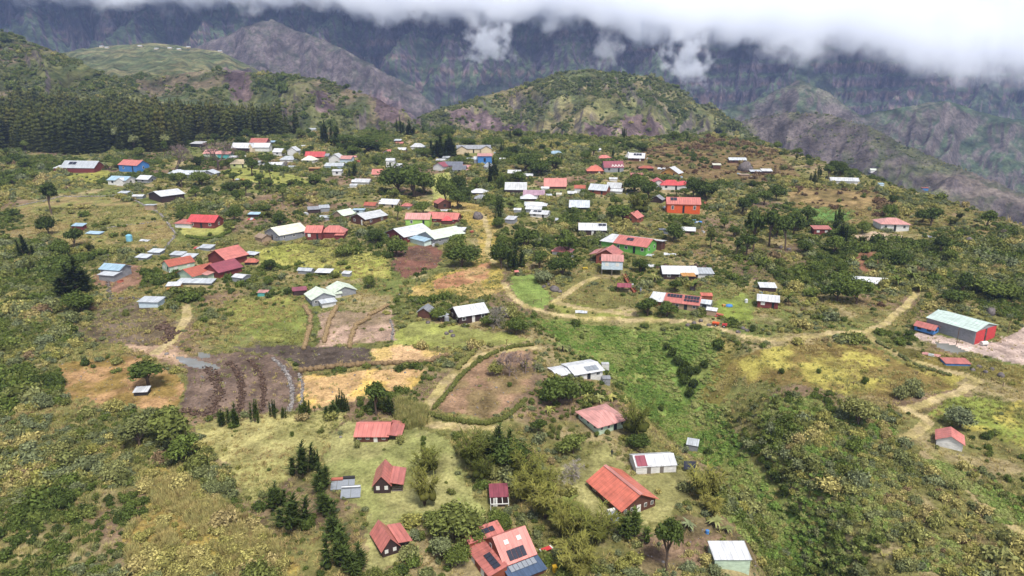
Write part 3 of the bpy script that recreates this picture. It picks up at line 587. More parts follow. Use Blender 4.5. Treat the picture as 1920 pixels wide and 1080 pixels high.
def H(u, v, w, d, h, rh, yaw, ty, rc, wc, label, name='house', ex=(), win=1, pan=(), door=1, cat=None, ov=None, porch=None, stilts=0, walls=1, shutter=0, zoff=0):
    """one building; w d h rh in picture pixels at its distance, measured along its own sides; (u, v) the foot of the middle of its front"""
    p = P(u, v); s = mpp(p); th = R(yaw)
    if p.y > 215 and w < 64: s *= 1.08
    c = Vector((p.x - math.sin(th)*d*s/2, p.y + math.cos(th)*d*s/2, p.z + zoff))
    root = empty(name, c, th); tag(root, label, cat or name.replace('_', ' ')); root['_w'] = wc
    HOUSES.append((c.x, c.y, math.hypot(w, d)*s/2))
    mk = lambda x, y, w, d, h, rh, ty, rc, wc, walls=1, rot=0: dict(x=x*s, y=y*s, w=w*s, d=d*s, h=h*s, rh=rh*s, ty=ty, rc=rc, wc=wc, ov=(ov if ov is not None else min(.45, .06*w*s)), walls=walls, rot=rot)
    bs = [mk(0, 0, w, d, h, rh, ty, rc, wc, walls)] + [mk(*q) for q in ex]
    if stilts:
        bs[0]['lift'] = stilts*s; bs[0]['h'] += stilts*s
    for k, b in enumerate(bs):
        block(root, b, k == 0)
        if k: HOUSES.append((c.x+math.cos(th)*b['x']-math.sin(th)*b['y'], c.y+math.sin(th)*b['x']+math.cos(th)*b['y'], math.hypot(b['w'], b['d'])/2))
    detail = w >= 38
    if win:
        b = bs[0]; hh = b['h']; lo = b.get('lift', 0)
        fr = FRAME if (detail or shutter) else GLASS
        z0, z1 = lo+(hh-lo)*.38, lo+(hh-lo)*.78
        n = max(1, int(round(w/17))); n = min(n, 5)
        for i in range(n):
            q = b['w']*((i+.5)/n-.5); isd = door and i == n//2 and n > 1
            if isd: opening(root, b, 'f', q, lo+.02, lo+(hh-lo)*.8, min(.95, b['w']*.12), 'door', 0, GLASS if wc not in ('dark', 'black', 'wood') else FRAME)
            else: opening(root, b, 'f', q, z0, z1, min(1.2, b['w']/n*.42), 'window', detail, fr)
        sd = 'l' if yaw > 8 else 'r' if yaw < -8 else None
        if sd and d > 15:
            n = max(1, min(3, int(round(d/20))))
            for i in range(n): opening(root, b, sd, b['d']*((i+.5)/n-.5), z0, z1, min(1.1, b['d']/n*.4), 'window', detail, fr)
    for q in pan: panels(root, bs[q[0]], *q[1:])
    if stilts:
        b = bs[0]; 
        for i in range(3):
            for y in (-b['d']/2+.1, b['d']/2-.1):
                m = MB(); x = (b['w']/2-.15)*(i-1); m.box(x-.12, x+.12, y-.12, y+.12, -1.5, b['lift']); m.build('stilt', RAIL, root)
    if porch:
        side, wd, rcol = porch; b = bs[0]; wd *= s; hh = b['h']; x0, x1 = (b['w']/2+.1, b['w']/2+wd) if side == 'r' else (-b['w']/2-wd, -b['w']/2-.1)
        m = MB(); m.box(x0, x1, -b['d']*.42, b['d']*.42, -.6, .12); m.build('deck', RAIL, root)
        for x in ((x1-.1) if side == 'r' else (x0+.1),):
            for y in (-b['d']*.4, 0, b['d']*.4): m = MB(); m.box(x-.06, x+.06, y-.06, y+.06, .12, hh*.86); m.build('post', POST, root)
        m = MB(); xo = (x1-.08) if side == 'r' else (x0+.08)
        m.box(xo-.04, xo+.04, -b['d']*.4, b['d']*.4, .9, 1.0); m.box(xo-.03, xo+.03, -b['d']*.4, b['d']*.4, .5, .56)
        for q in (-1,):
            m.box(min(x0, x1)+.1, max(x0, x1)-.1, -b['d']*.41, -b['d']*.39, .9, 1.0); m.box(min(x0, x1)+.1, max(x0, x1)-.1, -b['d']*.41, -b['d']*.39, .5, .56)
        m.build('railing', RAIL, root)
        a = (b['w']/2-.05, hh*1.0+b['rh']*.12) if side == 'r' else (-b['w']/2+.05, hh*1.0+b['rh']*.12)
        z1_ = hh*.86; xe = x1+.3 if side == 'r' else x0-.3; Y = b['d']/2+b['ov']*.5
        m = MB(); m.slab([(a[0], Y, a[1]+.12), (a[0], -Y, a[1]+.12), (xe, -Y, z1_+.12), (xe, Y, z1_+.12)], .1); m.build('roof', paint(rcol, 'roof'), root)['label'] = 'low porch roof'
    del root['_w']
    return root, bs, s
# ------------------------------------------------------------------ the foreground cabins and houses
r, b, s = H(697,829,60,56,14,12,0,'gable','red','wood','wooden cottage with wide red roof and side deck, beside the yellow reed clump','cottage',porch=('r',24,'red'),ov=.35)
m = MB()
for k in range(5): m.box(b[0]['w']/2+24*s+.1+k*.3, b[0]['w']/2+24*s+.4+k*.3, -1.6, -.4, -.8-k*.02, .1-k*.2)
m.build('steps', RAIL, r)
H(717,925,31,56,20,18,3,'gablev','red','dark','dark two window cabin with steep red roof and side porch, beside the solar water heaters','cabin',porch=('r',22,'red'),shutter=1,door=0,ov=.3)
H(733,1041,32,60,19,20,30,'gablev','red','dark','dark cabin with steep red roof standing behind the silver grey shrubs','cabin',porch=('r',24,'red'),shutter=1,door=0,ov=.3)
r, b, s = H(934,1092,38,88,22,9,30,'shedl','red','brick','large red roofed house with many solar panels and a blue lean-to roof','house',win=0,door=0,ov=.15,
  ex=[(53,8,70,90,26,34,'gable','red','brick'),(53,-54,74,32,13,8,'shed','navy','wood'),(24,60,76,26,32,9,'shed','red','brick')],
  pan=[(0,'f',.42,.92,.25,.62,4,1),(1,'f',.2,.72,.55,.92,4,1),(2,'f',.12,.86,.05,.48,6,1,PANELG),(3,'f',.22,.8,.3,.72,4,1)])
for x in (.3, .68): panels(r, b[1], 'f', x-.07, x+.07, .22, .38, 1, 1, FRAME, 'skylight')
for q in (.25, -.2): opening(r, b[0], 'l', b[0]['d']*q, .3, b[0]['h']*.8, 1.1, 'door', 0, FRAME)
opening(r, b[1], 'l', 10*s, b[1]['h']*.6, b[1]['h']*1.5, .8, 'window', 1)
opening(r, b[1], 'r', 0, .5, b[1]['h']*.8, 1.6, 'window', 1)
r, b, s = H(936,950,33,38,22,3,4,'shed','maroon','dark','small garden shelter with faded red roof and bare white rafters','shelter',win=0,ov=.15)
m = MB()
for k in range(4): x = b[0]['w']*(k/3-.5); m.box(x-.06, x+.06, -b[0]['d']/2-2, -b[0]['d']/2, b[0]['h']-.3, b[0]['h']-.15)
for x in (-b[0]['w']/2, b[0]['w']/2): m.box(x-.06, x+.06, -b[0]['d']/2-2, -b[0]['d']/2-1.85, -1, b[0]['h']-.3)
m.box(-b[0]['w']/2, b[0]['w']/2, -b[0]['d']/2-2.05, -b[0]['d']/2-1.9, b[0]['h']-.3, b[0]['h']-.18); m.build('rafter', FRAME, r)
opening(r, b[0], 'f', -b[0]['w']*.22, .1, 1.9, .8, 'door', 0, FRAME)
r, b, s = H(1197,961,80,104,21,20,27,'gable','orange','wood','long dark timber house with bright orange red roof, beside the whitewashed shed','house',ov=.5,door=0) if False else H(1197,961,78,106,21,21,28,'gablev','orange','wood','long dark timber house with bright orange red roof, beside the whitewashed shed','house',ov=.5,door=1,shutter=1)
a = slope_pts(b[0], 'l'); m = MB(); m.slab([(-.35, a[0][1], b[0]['h']+b[0]['rh']+.02), (.35, a[0][1], b[0]['h']+b[0]['rh']+.02), (.35, -a[0][1], b[0]['h']+b[0]['rh']+.02), (-.35, -a[0][1], b[0]['h']+b[0]['rh']+.02)], .1); m.build('ridge_cap', paint('pink', 'roof'), r)
r, b, s = H(1230,887,77,46,16,10,6,'gable','white','whitewash' if False else 'whitew','long old whitewashed shed with a rusty patch on its roof','shed',ov=.15,win=0)
panels(r, b[0], 'f', .03, .3, .0, 1.0, 1, 1, paint('maroon', 'roof'), 'rusty_sheet')
for q in (-.18, .14): opening(r, b[0], 'f', b[0]['w']*q, .0, 1.7, .75, 'door', 0, RAIL)
H(1297,846,20,20,13,3,-20,'shed','steel','wgrey','small rust streaked tin hut behind the whitewashed shed','hut',win=0)
H(1147,808,62,66,19,10,28,'hip','pink','pgreen','pale green house with a faded pink hipped roof, beside clipped round bushes','house',ov=.6)
H(1104,711,58,52,15,5,22,'gable','white','whitew','low white roofed house beside the dense round dark tree','house',pan=[(0,'f',.45,.85,.3,.85,3,1,PANELG)],ex=[(-42,4,36,40,13,3,'gable','white','beige')])
H(1135,694,14,10,12,1,0,'flat','white','whitew','pair of upright white cabinets by the low white roofed house','cabinet',win=0,door=0,ov=.03)
H(1137,722,14,10,13,2,0,'shed','grey','wgrey','small grey outhouse below the low white roofed house','outhouse',win=0)
H(1372,1069,66,44,25,5,0,'shed','white','pgreen','plain pale green shed with white roof on bare soil','shed',win=0,ov=.2)
H(1779,841,42,38,16,11,-30,'gablev','red','whitew','small white house with a clean red gable roof beside the lower path','house',win=0,ov=.35)
# hangar and its neighbours
r, b, s = H(1845,640,72,90,27,9,30,'gablev','mint','wgrey','big grey barn with mint roof and tall red doors','barn',win=0,ov=.3,cat='barn')
for x in (-.26, .27): opening(r, b[0], 'f', b[0]['w']*x, -.2, b[0]['h']*.95, b[0]['w']*.44, 'door', 0, paint('door', 'wall'))
opening(r, b[0], 'f', 0, -.2, b[0]['h']*.95, b[0]['w']*.07, 'door_gap', 0, GLASS)
H(1754,628,22,34,10,6,38,'gablev','red','blue','small blue hut with red roof tucked against the grey barn','hut',ov=.3,stilts=3)
H(1796,686,44,20,5,3,-4,'shed','red','blue','low blue hut with flat red roof between the yard and the path','hut',win=0,ov=.2)
# middle distance, right of the ravine
H(888,604,58,44,17,11,27,'gable','white','dark','dark timber barn with a bright white roof on the lawn','barn',ov=.5,shutter=1,ex=[(-50,10,14,14,13,2,'shedl','steel','dark')])
H(795,597,24,26,13,8,-10,'gablev','grey','wood','small brown hut with grey gable roof left of the dark barn','hut',ov=.35,win=0)
H(608,571,44,44,14,10,32,'gablev','palegreen','wgrey','pale green roofed house with two wings behind the straw hedges','house',ov=.4,shutter=1,ex=[(48,20,44,42,14,9,'gablev','palegreen','wgrey'),(24,6,30,22,13,5,'gable','palegreen','whitew'),(4,-32,26,16,9,2,'shed','steel','whitew')])
H(563,554,24,18,10,2,20,'shed','maroon','dark','tiny hut roofed with red and white sheets by the pale green house','hut',win=0)
H(1147,517,36,32,16,7,-8,'gable','pink','bluew','light blue house on stilts with a pink orange roof','house',stilts=11,shutter=1,door=0,ov=.3)
H(1136,496,36,38,17,10,-24,'gablev','red','brick','red brown wooden cabin with red roof above the stilt house','cabin',ov=.45,porch=('l',12,'red'))
H(1176,473,56,38,16,9,-30,'gablev','red','green','bright green house with a red roof and white side roofs','house',ov=.5,shutter=1,ex=[(-38,4,26,40,13,4,'shedl','white','green'),(34,6,16,42,12,3,'shedr','white','wood')],pan=[(0,'l',.4,.62,.2,.6,2,1)]) if False else \
H(1181,474,60,46,15,9,-34,'gable','red','green','bright green house with a red roof and white side roofs','house',ov=.5,shutter=1,ex=[(-44,6,30,46,13,4,'shed','white','green'),(6,30,66,18,15,3,'shedb','white','wood')],pan=[(0,'f',.3,.5,.2,.55,2,1)])
H(1111,441,46,34,10,8,-4,'gable','white','dark','long dark brown house with a bright white roof and two panels','house',pan=[(0,'f',.7,.98,.08,.42,2,1)],ov=.4)
H(1275,524,58,40,11,8,-3,'gable','white','dark','wide white roofed house behind cycads with an orange porch roof','house',ov=.4,ex=[(44,-4,26,26,11,3,'shed','steel','whitew'),(12,-26,20,12,10,2,'shed','ochre','dark')])
r, b, s = H(1277,580,62,46,13,9,-22,'gable','red','tan','house whose red roof is covered with dark solar panels','house',ov=.4,ex=[(-42,-4,34,44,12,4,'shed','white','brick')],pan=[(0,'f',.06,.48,.06,.42,5,2),(0,'f',.54,.96,.06,.42,5,2),(0,'f',.54,.96,.48,.72,5,1)])
H(1320,580,22,24,12,4,-25,'gable','steel','wgrey','grey block hut with tin roof beside the solar panel house','hut',win=1)
H(1333,592,18,18,11,3,-25,'gable','white','tan','small tan hut with white roof below the grey block hut','hut',win=0)
H(1325,562,20,12,8,2,-6,'shed','orange','brick','tiny brick red lean-to behind the solar panel house','hut',win=0)
H(1439,578,36,30,15,7,-18,'gable','white','redw','red walled cabin with white roof and white door beside a cycad','cabin',ov=.4,shutter=1)
H(1440,547,26,20,8,3,-8,'shed','white','dark','white roofed store directly behind the red walled cabin','store',win=0)
H(1170,550,22,18,12,4,-8,'gable','maroon','wood','open wooden shelter at the foot of the red slide','shelter',walls=0,win=0)
H(1281,400,56,26,17,9,-6,'gable','red','orangew','vivid orange house with a salmon roof and white doors','house',shutter=1,ov=.4,pan=[(0,'f',.12,.32,.05,.5,2,1)])
H(1182,418,24,26,10,8,-35,'gablev','red','brick','little brown hut with steep red roof in dark bushes','hut',ov=.3)
H(1230,380,20,16,6,6,-30,'gablev','grey','dark','low grey tent shaped hut among bamboo','hut',win=0)
H(1245,439,16,10,8,1,-6,'flat','slate','slate','small slate grey box shed on the slope','shed',win=0)
H(1288,437,26,18,5,4,-14,'gable','white','dark','low white roofed hut half hidden by a dark tree','hut',win=0)
H(1052,478,32,22,7,6,-20,'hip','red','whitew','red roofed hut buried in trees above the green lawn','hut',win=0)
H(1258,356,34,22,9,7,-5,'hip','bright','whitew','house with a vivid scarlet roof in two wings','house',ex=[(-20,16,22,28,10,6,'gablev','bright','whitew'),(22,4,26,24,9,5,'hip','bright','whitew')],ov=.4)
H(1255,330,32,20,6,9,-35,'gablev','white','ochre','white roofed house with an ochre gable','house',ov=.5)
H(1116,326,28,18,6,7,0,'hip','orange','wood','orange roofed bungalow left of the patterned maroon roof','bungalow',ov=.4,ex=[(4,14,20,14,7,6,'gablev','orange','wood')])
r, b, s = H(1151,323,34,22,9,9,5,'gable','maroon','wgrey','hall with a maroon roof painted with white zigzags','hall',ov=.3)
a, c_, e_, g_ = [Vector(q) for q in slope_pts(b[0], 'f')]; m = MB()
for k in range(4):
    for sg in (0, 1):
        x0 = .38+.15*k; p0 = lambda q, t_: (a*(1-q)+c_*q)*(1-t_)+(g_*(1-q)+e_*q)*t_+Vector((0, -.05, .1))
        q0, q1 = (x0, x0+.06) if sg == 0 else (x0+.12, x0+.06)
        m.slab([p0(q0, .9), p0(q0+.03, .9), p0(q1+.03, .55), p0(q1, .55)], .05)
m.build('zigzag_marking', FRAME, r)
H(1135,300,22,16,4,4,10,'hip','red','dark','low red roof peeping from bushes above the zigzag roof','hut',win=0)
H(1193,302,26,18,6,7,-15,'gable','white','wood','white roofed chalet on the brown slope','chalet',pan=[(0,'f',.3,.8,.1,.5,3,1)],ex=[(-16,4,10,16,6,8,'gablev','white','whitew')])
H(1212,320,24,14,5,3,-5,'hip','rust','dark','dark house with flat rusty red roof near the white tarpaulin','house',win=0)
H(1194,333,20,10,5,2,-4,'shed','red','redw','small red shack in front of the dark house','shack',win=0)
H(1120,364,32,20,8,8,-28,'gable','steel','brick','brick red house with a pale grey gable roof','house',ov=.4)
H(1150,360,24,20,8,7,-20,'gable','white','brick','brick house with a drooping white side roof','house',ex=[(6,-14,20,10,3,4,'shed','white','whitew')])
H(1087,361,18,14,8,4,-5,'gable','rust','whitew','tiny white hut with rusty orange roof','hut',win=0)
H(1073,366,15,9,3,3,-3,'shed','white','black','low white roof over a dark opening painted as black walls','shelter',win=0)  # solid black walls paint the shade of the opening
H(1086,393,33,20,4,9,-6,'shed','steel','black','single grey sloping roof standing alone in shrubs','shelter',win=0)
H(1041,354,38,22,5,12,-3,'gable','red','wood','long house with a plain salmon red roof','house',ov=.3,win=0)
H(1001,371,35,20,6,6,-4,'gable','mauve','whitew','house with a mauve grey tin roof','house',win=1)
H(967,363,36,22,8,10,-3,'gable','white','dark','dark house with a tall white roof','house',ov=.4,win=0)
H(991,377,26,22,5,5,0,'hip','white','dark','white hipped roof in front of the mauve roof','house',win=0)
H(996,386,22,12,3,2,-4,'shed','steel','dark','low steel roofed shelter above the white compound','shelter',win=0)
H(897,366,28,20,5,5,-4,'hip','white','dark','dark bungalow with white hipped roof by the pale strip','bungalow',win=0)
H(902,378,22,18,6,5,0,'hip','grey','wood','brown hut with pointed grey roof below the dark bungalow','hut',win=0)
H(1010,408,30,22,7,4,-18,'gable','white','whitew','white house with panels lowest in the white compound','house',pan=[(0,'f',.15,.6,.1,.5,2,1)])
H(1000,399,26,18,7,3,-10,'gable','white','wgrey','middle white roofed house of the white compound','house',win=0)
H(1004,390,36,20,5,4,-8,'hip','white','wgrey','upper white hipped house of the white compound','house',win=0)
H(955,420,16,18,8,3,-20,'shed','white','wgrey','little white hut behind a round dark bush','hut',win=0)
# middle distance, left of the central slope
H(740,451,52,62,11,10,-42,'gablev','white','redw','maroon gabled house with a long white roof beside the round dark tree','house',ov=.5,shutter=1)
H(800,456,46,66,12,9,-45,'gablev','palegreen','wgrey','grey house with a pale white roof and mint front annex','house',ov=.5,ex=[(-8,-40,42,16,8,3,'shed','ltblue','mint')])
H(858,440,22,16,8,2,-10,'shed','white','wgrey','small white roofed annex at the end of the pale roof','shed',win=0)
H(783,424,42,22,13,8,-4,'gable','pink','lime','lime green house with a pale pink roof','house',shutter=1,ov=.3)
H(832,418,48,26,8,8,-12,'gable','red','redw','red roofed dark house behind the lime green house','house',ov=.4,ex=[(-28,8,26,20,9,6,'hip','red','redw')])
H(838,421,17,15,8,6,0,'hip','bright','wood','tiny pavilion with a pointed scarlet roof','pavilion',win=0)
H(834,392,24,20,11,6,28,'gablev','red','wood','red roofed brown hut beside the village strip','hut',ov=.35)
H(672,421,38,50,12,7,-38,'gablev','white','wood','brown house with white roof and white pillared side','house',shutter=1,ov=.4)
H(671,401,19,14,7,2,-4,'flat','ltblue','bluew','small pale blue cube house behind the pillared house','house',win=1)
H(634,411,26,28,8,7,-35,'gablev','palegreen','tan','tan hut with a pale green roof','hut',ov=.4,win=0)
H(590,400,20,14,7,3,20,'shed','grey','dark','grey lean-to shed in bushes','shed',win=0,ex=[(18,4,16,14,8,3,'shed','steel','wgrey')])
H(608,413,16,10,5,2,5,'shed','steel','wgrey','low white shack below the grey lean-to','shack',win=0)
H(511,450,46,56,12,10,-40,'gablev','cream','wgrey','large grey barn with a cream white roof','barn',ov=.4,ex=[(-12,-38,22,18,7,4,'gable','tan','tan')])
H(588,450,28,26,14,9,-3,'gable','red','redw','red walled house with white windows and several red roofs','house',shutter=1,ov=.3,ex=[(30,12,40,24,12,9,'hip','red','redw'),(44,-2,14,12,8,2,'shed','red','redw')])
H(476,408,19,10,6,2,-4,'shed','ltblue','dark','open shed with bluish white roof beside scrap','shed',win=0)
H(378,428,50,28,12,9,-10,'gable','bright','redw','dark red house with a scarlet roof and white side windows','house',ov=.4,shutter=1,ex=[(-32,-8,30,22,9,5,'hip','red','whitew')])
H(292,377,46,40,11,6,-38,'gablev','white','dark','dark timber house with broad white roof','house',ov=.5,win=0)
H(258,373,18,12,5,2,0,'gable','white','wgrey','low white hut left of the broad white roof','hut',win=0)
H(230,366,16,10,4,2,-5,'shed','steel','wgrey','flat pale shed near the dark stone wall','shed',win=0)
H(281,394,17,9,9,1,-3,'flat','steel','tan','pale concrete cube shed at the pasture edge','shed',win=0)
H(146,324,62,30,9,10,-5,'gable','steel','redw','long maroon house with a steel roof and two panels','house',ov=.3,win=0,pan=[(0,'f',.18,.4,.15,.55,2,1)],ex=[(-40,0,18,16,7,3,'shed','white','redw')])
H(241,322,42,26,12,7,-20,'gable','red','blue','blue house with a red roof behind banana plants','house',shutter=1,ov=.4)
H(220,347,36,24,9,5,-12,'gable','ltblue','whitew','white house with a pale blue roof','house',ex=[(8,-8,14,14,9,4,'gablev','white','whitew')])
H(268,343,23,20,7,5,-15,'gable','white','wgrey','grey hut with white roof beside the pale blue roof','hut')
H(352,334,60,22,7,5,-4,'gable','steel','wgrey','long grey house under several steel roofs','house',win=1,ex=[(-24,6,26,22,8,5,'hip','steel','wgrey'),(34,4,24,20,8,5,'gablev','steel','wgrey')])
H(448,315,28,18,8,6,5,'hip','beige','yellow','small yellow house with a beige roof','house',win=1)
H(420,298,22,14,9,3,-3,'gable','pink','teal','turquoise house with pink roof behind a bare tree','house',win=0,ex=[(-24,6,28,16,9,4,'gable','pink','pgreen')])
H(368,276,22,14,6,3,-15,'shed','white','black','dark hut with white roof at the forest edge','hut',win=0)
H(452,285,32,14,8,7,-8,'gable','white','dark','long white roofed row house left of the yellow bush','house',win=0,ex=[(18,0,8,14,8,7,'gablev','white','beige')])
H(490,284,28,14,8,6,-4,'gable','white','whitew','white roofed row house right of the yellow bush','house',win=0)
H(484,273,30,16,6,6,-10,'gable','red','maroon','red roofed house above the white row houses','house',win=0)
H(508,272,13,10,5,2,-5,'shed','ltblue','dark','bluish roofed hut next to the red roofed house','hut',win=0)
H(520,292,17,14,7,5,-15,'gable','white','whitew','white cottage beside the second round yellow bush','cottage')
H(548,292,17,16,9,6,-8,'gablev','white','whitew','tall white gabled cottage','cottage',win=0)
H(540,304,28,16,5,5,-4,'hip','steel','whitew','white house with a broad steel hipped roof','house',win=0)
H(577,306,22,18,6,6,-12,'hip','cream','whitew','cream roofed house below the salmon roof','house')
H(590,297,33,14,4,7,-3,'gable','bright','wood','house with a bright salmon roof in the upper village','house',win=0,ex=[(20,0,9,12,5,3,'gable','grey','wgrey')])
H(516,318,24,14,9,3,-4,'gable','white','whitew','white walled house behind thin pines','house')
H(479,311,14,10,6,2,-2,'shed','steel','whitew','small white shed by the yellow house','shed',win=0)
H(566,278,13,8,3,2,-5,'gable','white','wgrey','little white roof alone under the forest','hut',win=0)
H(628,305,22,18,8,7,-10,'gablev','white','whitew','bright white gabled chapel','chapel',win=0)
H(648,306,20,16,8,4,-12,'gable','pink','bluew','pale house with pink roof beside the white chapel','house',win=0)
H(627,317,30,14,6,4,-3,'gable','steel','bluew','wide steel roofed house in front of the white chapel','house',win=0)
H(632,329,16,10,8,2,-5,'gable','white','whitew','white box house lowest beside the chapel','house')
H(589,321,18,8,5,1,-3,'shed','ochre','wood','ochre roofed hut below the cream roof','hut',win=0)
H(678,346,26,14,5,4,-10,'gable','white','whitew','low white house with a satellite dish','house',win=0,ex=[(-14,2,12,10,4,3,'gable','white','wgrey')])
H(711,332,24,14,6,7,-3,'gable','red','beige','beige house with a flat salmon roof beside tall dark trees','house',win=0)
H(732,318,14,12,16,3,-3,'gable','white','whitew','tall narrow white house half behind trees','house',ex=[(14,2,10,10,7,3,'gable','white','wgrey')])
H(725,291,15,12,5,4,-25,'gablev','red','whitew','small white hut with a red roof','hut',win=0)
H(694,273,22,12,5,3,-15,'gable','pink','beige','beige house with a pink roof in the far trees','house',win=0)
H(748,272,13,8,3,2,-3,'shed','red','redw','tiny red roof on the upper bank','hut',win=0,ex=[(-4,8,11,8,7,2,'shed','steel','dark')])
H(782,281,22,14,6,5,-6,'hip','white','whitew','white hipped house beside the huge dark trees','house',win=0,ex=[(20,2,18,10,5,1,'shed','ltblue','bluew')])
H(753,286,14,10,5,3,-5,'gable','white','dark','pale roofed hut behind the tall trees','hut',win=0)
H(888,287,58,16,8,5,3,'gable','grey','beige','long cream school building with grey roofs','school',win=1,ex=[(-20,-8,18,14,8,5,'gablev','grey','beige'),(22,-8,18,14,8,5,'gablev','grey','beige')])
H(909,310,24,16,16,3,0,'shed','pink','blue','two storey house with blue ground floor and pink roof','house',ex=[(-14,4,10,14,10,4,'gable','steel','wgrey')])
H(826,304,15,10,3,2,0,'shed','white','black','white roofed open shelter at the top of the strip, its shade painted black','shelter',win=0)  # open side drawn as black walls, its shade put into the colour
H(822,320,22,20,8,6,-30,'gablev','maroon','whitew','white gabled house with a maroon roof','house',win=0)
H(848,318,34,16,8,5,-4,'gable','slate','mauve','mauve house with a slate roof in the white group','house',win=0,ex=[(22,-4,22,12,5,3,'gable','pink','redw')])
H(861,326,22,14,8,6,-3,'gable','slate','whitew','small white house with slate roof at the head of the strip','house')
H(964,327,21,12,3,4,-6,'gable','white','redw','white roofed shelter with red wall beside a wide dark tree','shelter',win=0)
H(988,333,19,10,3,3,-4,'shed','white','dark','low white roof between two dark trees','shelter',win=0)
H(1042,292,22,12,4,4,-3,'hip','ltblue','yellow','far house with a slate blue roof before dark scrub','house',win=0)
H(921,318,14,16,5,6,25,'gablev','steel','whitew','steel roofed hut behind a tall dark cypress','hut',win=0)
H(882,302,12,6,4,1,0,'shed','steel','whitew','tiny pale shed on the far lawn','shed',win=0)
H(693,392,20,14,7,4,-10,'gable','rust','tan','weathered tan hut with rusty roof','hut',win=0)
H(728,389,32,22,7,6,-16,'gable','white','beige','beige house with a white tin roof in several pieces','house',ex=[(-18,0,14,16,7,4,'gablev','white','beige')])
H(761,390,17,14,4,4,-5,'hip','red','wgrey','small pointed red roof beside the white tin roof','hut',win=0)
# red complex on the left
H(408,497,46,44,14,13,-30,'gablev','red','redw','highest red roofed barn of the red farm','barn',win=0,ov=.6)
H(398,520,40,46,13,11,-32,'gablev','maroon','redw','maroon gabled house with a white porch in the red farm','house',win=0,ov=.5,ex=[(-8,-30,30,12,9,2,'shed','pink','pgreen')])
H(348,524,44,50,10,9,-32,'gablev','rust','pgreen','green walled house with a broad rusty roof in the red farm','house',win=0,ov=.5)
H(312,509,28,44,12,8,-40,'gablev','rust','pgreen','pale green house with orange rust roof at the end of the red farm','house',shutter=1,ov=.3)
H(364,534,60,16,4,3,-4,'shed','steel','wgrey','long low silver greenhouse along the red farm','greenhouse',win=0)
H(446,530,22,20,10,3,-20,'gable','white','wgrey','white block shed at the end of the silver greenhouse','shed',win=0)
H(470,497,20,12,6,5,0,'hip','rust','dark','dark hut with a blunt red roof beside the red farm','hut',win=0)
H(468,482,22,12,5,2,-20,'shed','steel','dark','weathered steel roof above the blunt red roof','shelter',win=0)
for u, v, lb in ((352,487,'first grey roofed rabbit hutch behind the rusty roof'),(330,483,'second grey roofed hutch, by the yellow bush'),(289,478,'white topped hutch among bushes behind the pale green house'),(265,488,'flat grey hutch beside the earth mound'),(384,470,'white topped hutch nearest the parked scrap')):
    H(u,v,22,14,5,3,-12,'shed','steel','wgrey',lb,'hutch',win=0)
H(208,520,40,26,15,6,-14,'gable','ltblue','wgrey','white roofed ruinous shelter on the earth mound','shelter',win=0,ex=[(6,-20,30,18,9,3,'shed','steel','wgrey')])
H(279,577,38,22,12,3,-6,'shed','steel','bluew','pale tin shed above the small crop beds','shed',win=0)
H(326,547,22,14,8,3,8,'shed','white','ochre','tiny ochre hut on legs with a white roof','hut',win=0,stilts=3)
H(492,556,18,10,8,2,-3,'shed','pink','teal','tiny teal box hut in the meadow','hut',win=0)
H(264,742,24,18,8,3,8,'shed','white','black','open white roofed animal shelter below the lone pine, its shaded inside painted black','shelter',win=0)  # walls painted black for the shade inside the open shelter
H(605,516,26,18,5,2,-6,'shed','white','dark','white slanting roof on posts above the pale green house','shelter',walls=0,win=0)
H(571,514,24,12,7,3,-10,'gable','steel','wgrey','tumbledown grey shack left of the slanting roof','shack',win=0)
H(648,519,14,10,6,2,-14,'shed','white','wgrey','little white hutch at the meadow corner','hutch',win=0)
H(146,432,20,10,8,3,-8,'shed','ltblue','redw','small red hut with bluish roof on the stony pasture','hut',win=0)
H(174,440,26,10,2,2,-12,'shed','ltblue','wgrey','sheet of pale blue roofing propped low in the pasture','lean-to',win=0)
# far right hillside
H(1677,434,46,36,14,7,-6,'hip','pink','whitew','white bungalow with red shutters and a pale pink hipped roof','bungalow',ov=.6,shutter=1)
H(1541,440,28,16,10,3,-3,'shed','red','redw','small red brown hut with two white windows','hut',shutter=1,door=0)
H(1637,535,44,26,5,6,-16,'gable','white','wood','white tent like roof half hidden by dark trees','shelter',win=0,ex=[(-24,2,22,18,5,3,'shed','steel','dark')])
H(1583,346,44,18,7,4,-14,'gable','white','whitew','long white house in trees near the hill edge','house',win=0)
H(1383,306,28,14,6,3,-4,'gable','steel','wood','long brown house with steel roof on the brown hill','house',win=1)
H(1344,317,13,9,7,2,-5,'shed','cream','wood','small pale hut left of the brown long house','hut',win=0)
H(1417,326,17,10,4,2,-4,'shed','steel','dark','dark shed beside the big boulder','shed',win=0)
H(1438,325,17,9,4,3,-3,'shed','white','dark','white roofed shed right of the boulder','shed',win=0)
H(1396,331,16,8,3,1,-4,'shed','tan','tan','flat tan roof below the boulder','shed',win=0)
H(1639,322,12,7,3,2,0,'gable','palegreen','whitew','tiny pale house high on the hill edge','house',win=0)
H(1735,358,10,6,5,1,0,'shed','rust','blue','tiny blue hut on the hill crest','hut',win=0)
H(1653,349,8,6,4,1,0,'shed','ltblue','bluew','pale blue tank hut in scrub near the crest','hut',win=0)
for k, (u, v, lb) in enumerate(((190,89,'far white house highest on the distant plateau'),(200,91,'far white house beside the highest plateau house'),(262,88,'far white house in the middle of the distant hamlet'),(293,93,'far long white house below the plateau field'),(318,92,'far white barn in the distant hamlet'),(335,94,'far white house at the end of the distant hamlet'),(353,90,'far pale house at the plateau edge'),(412,98,'far white house alone on the plateau'))):
    H(u,v,6.5,4,2,1,0,'gable','steel','beige',lb,'house',win=0,cat='house')
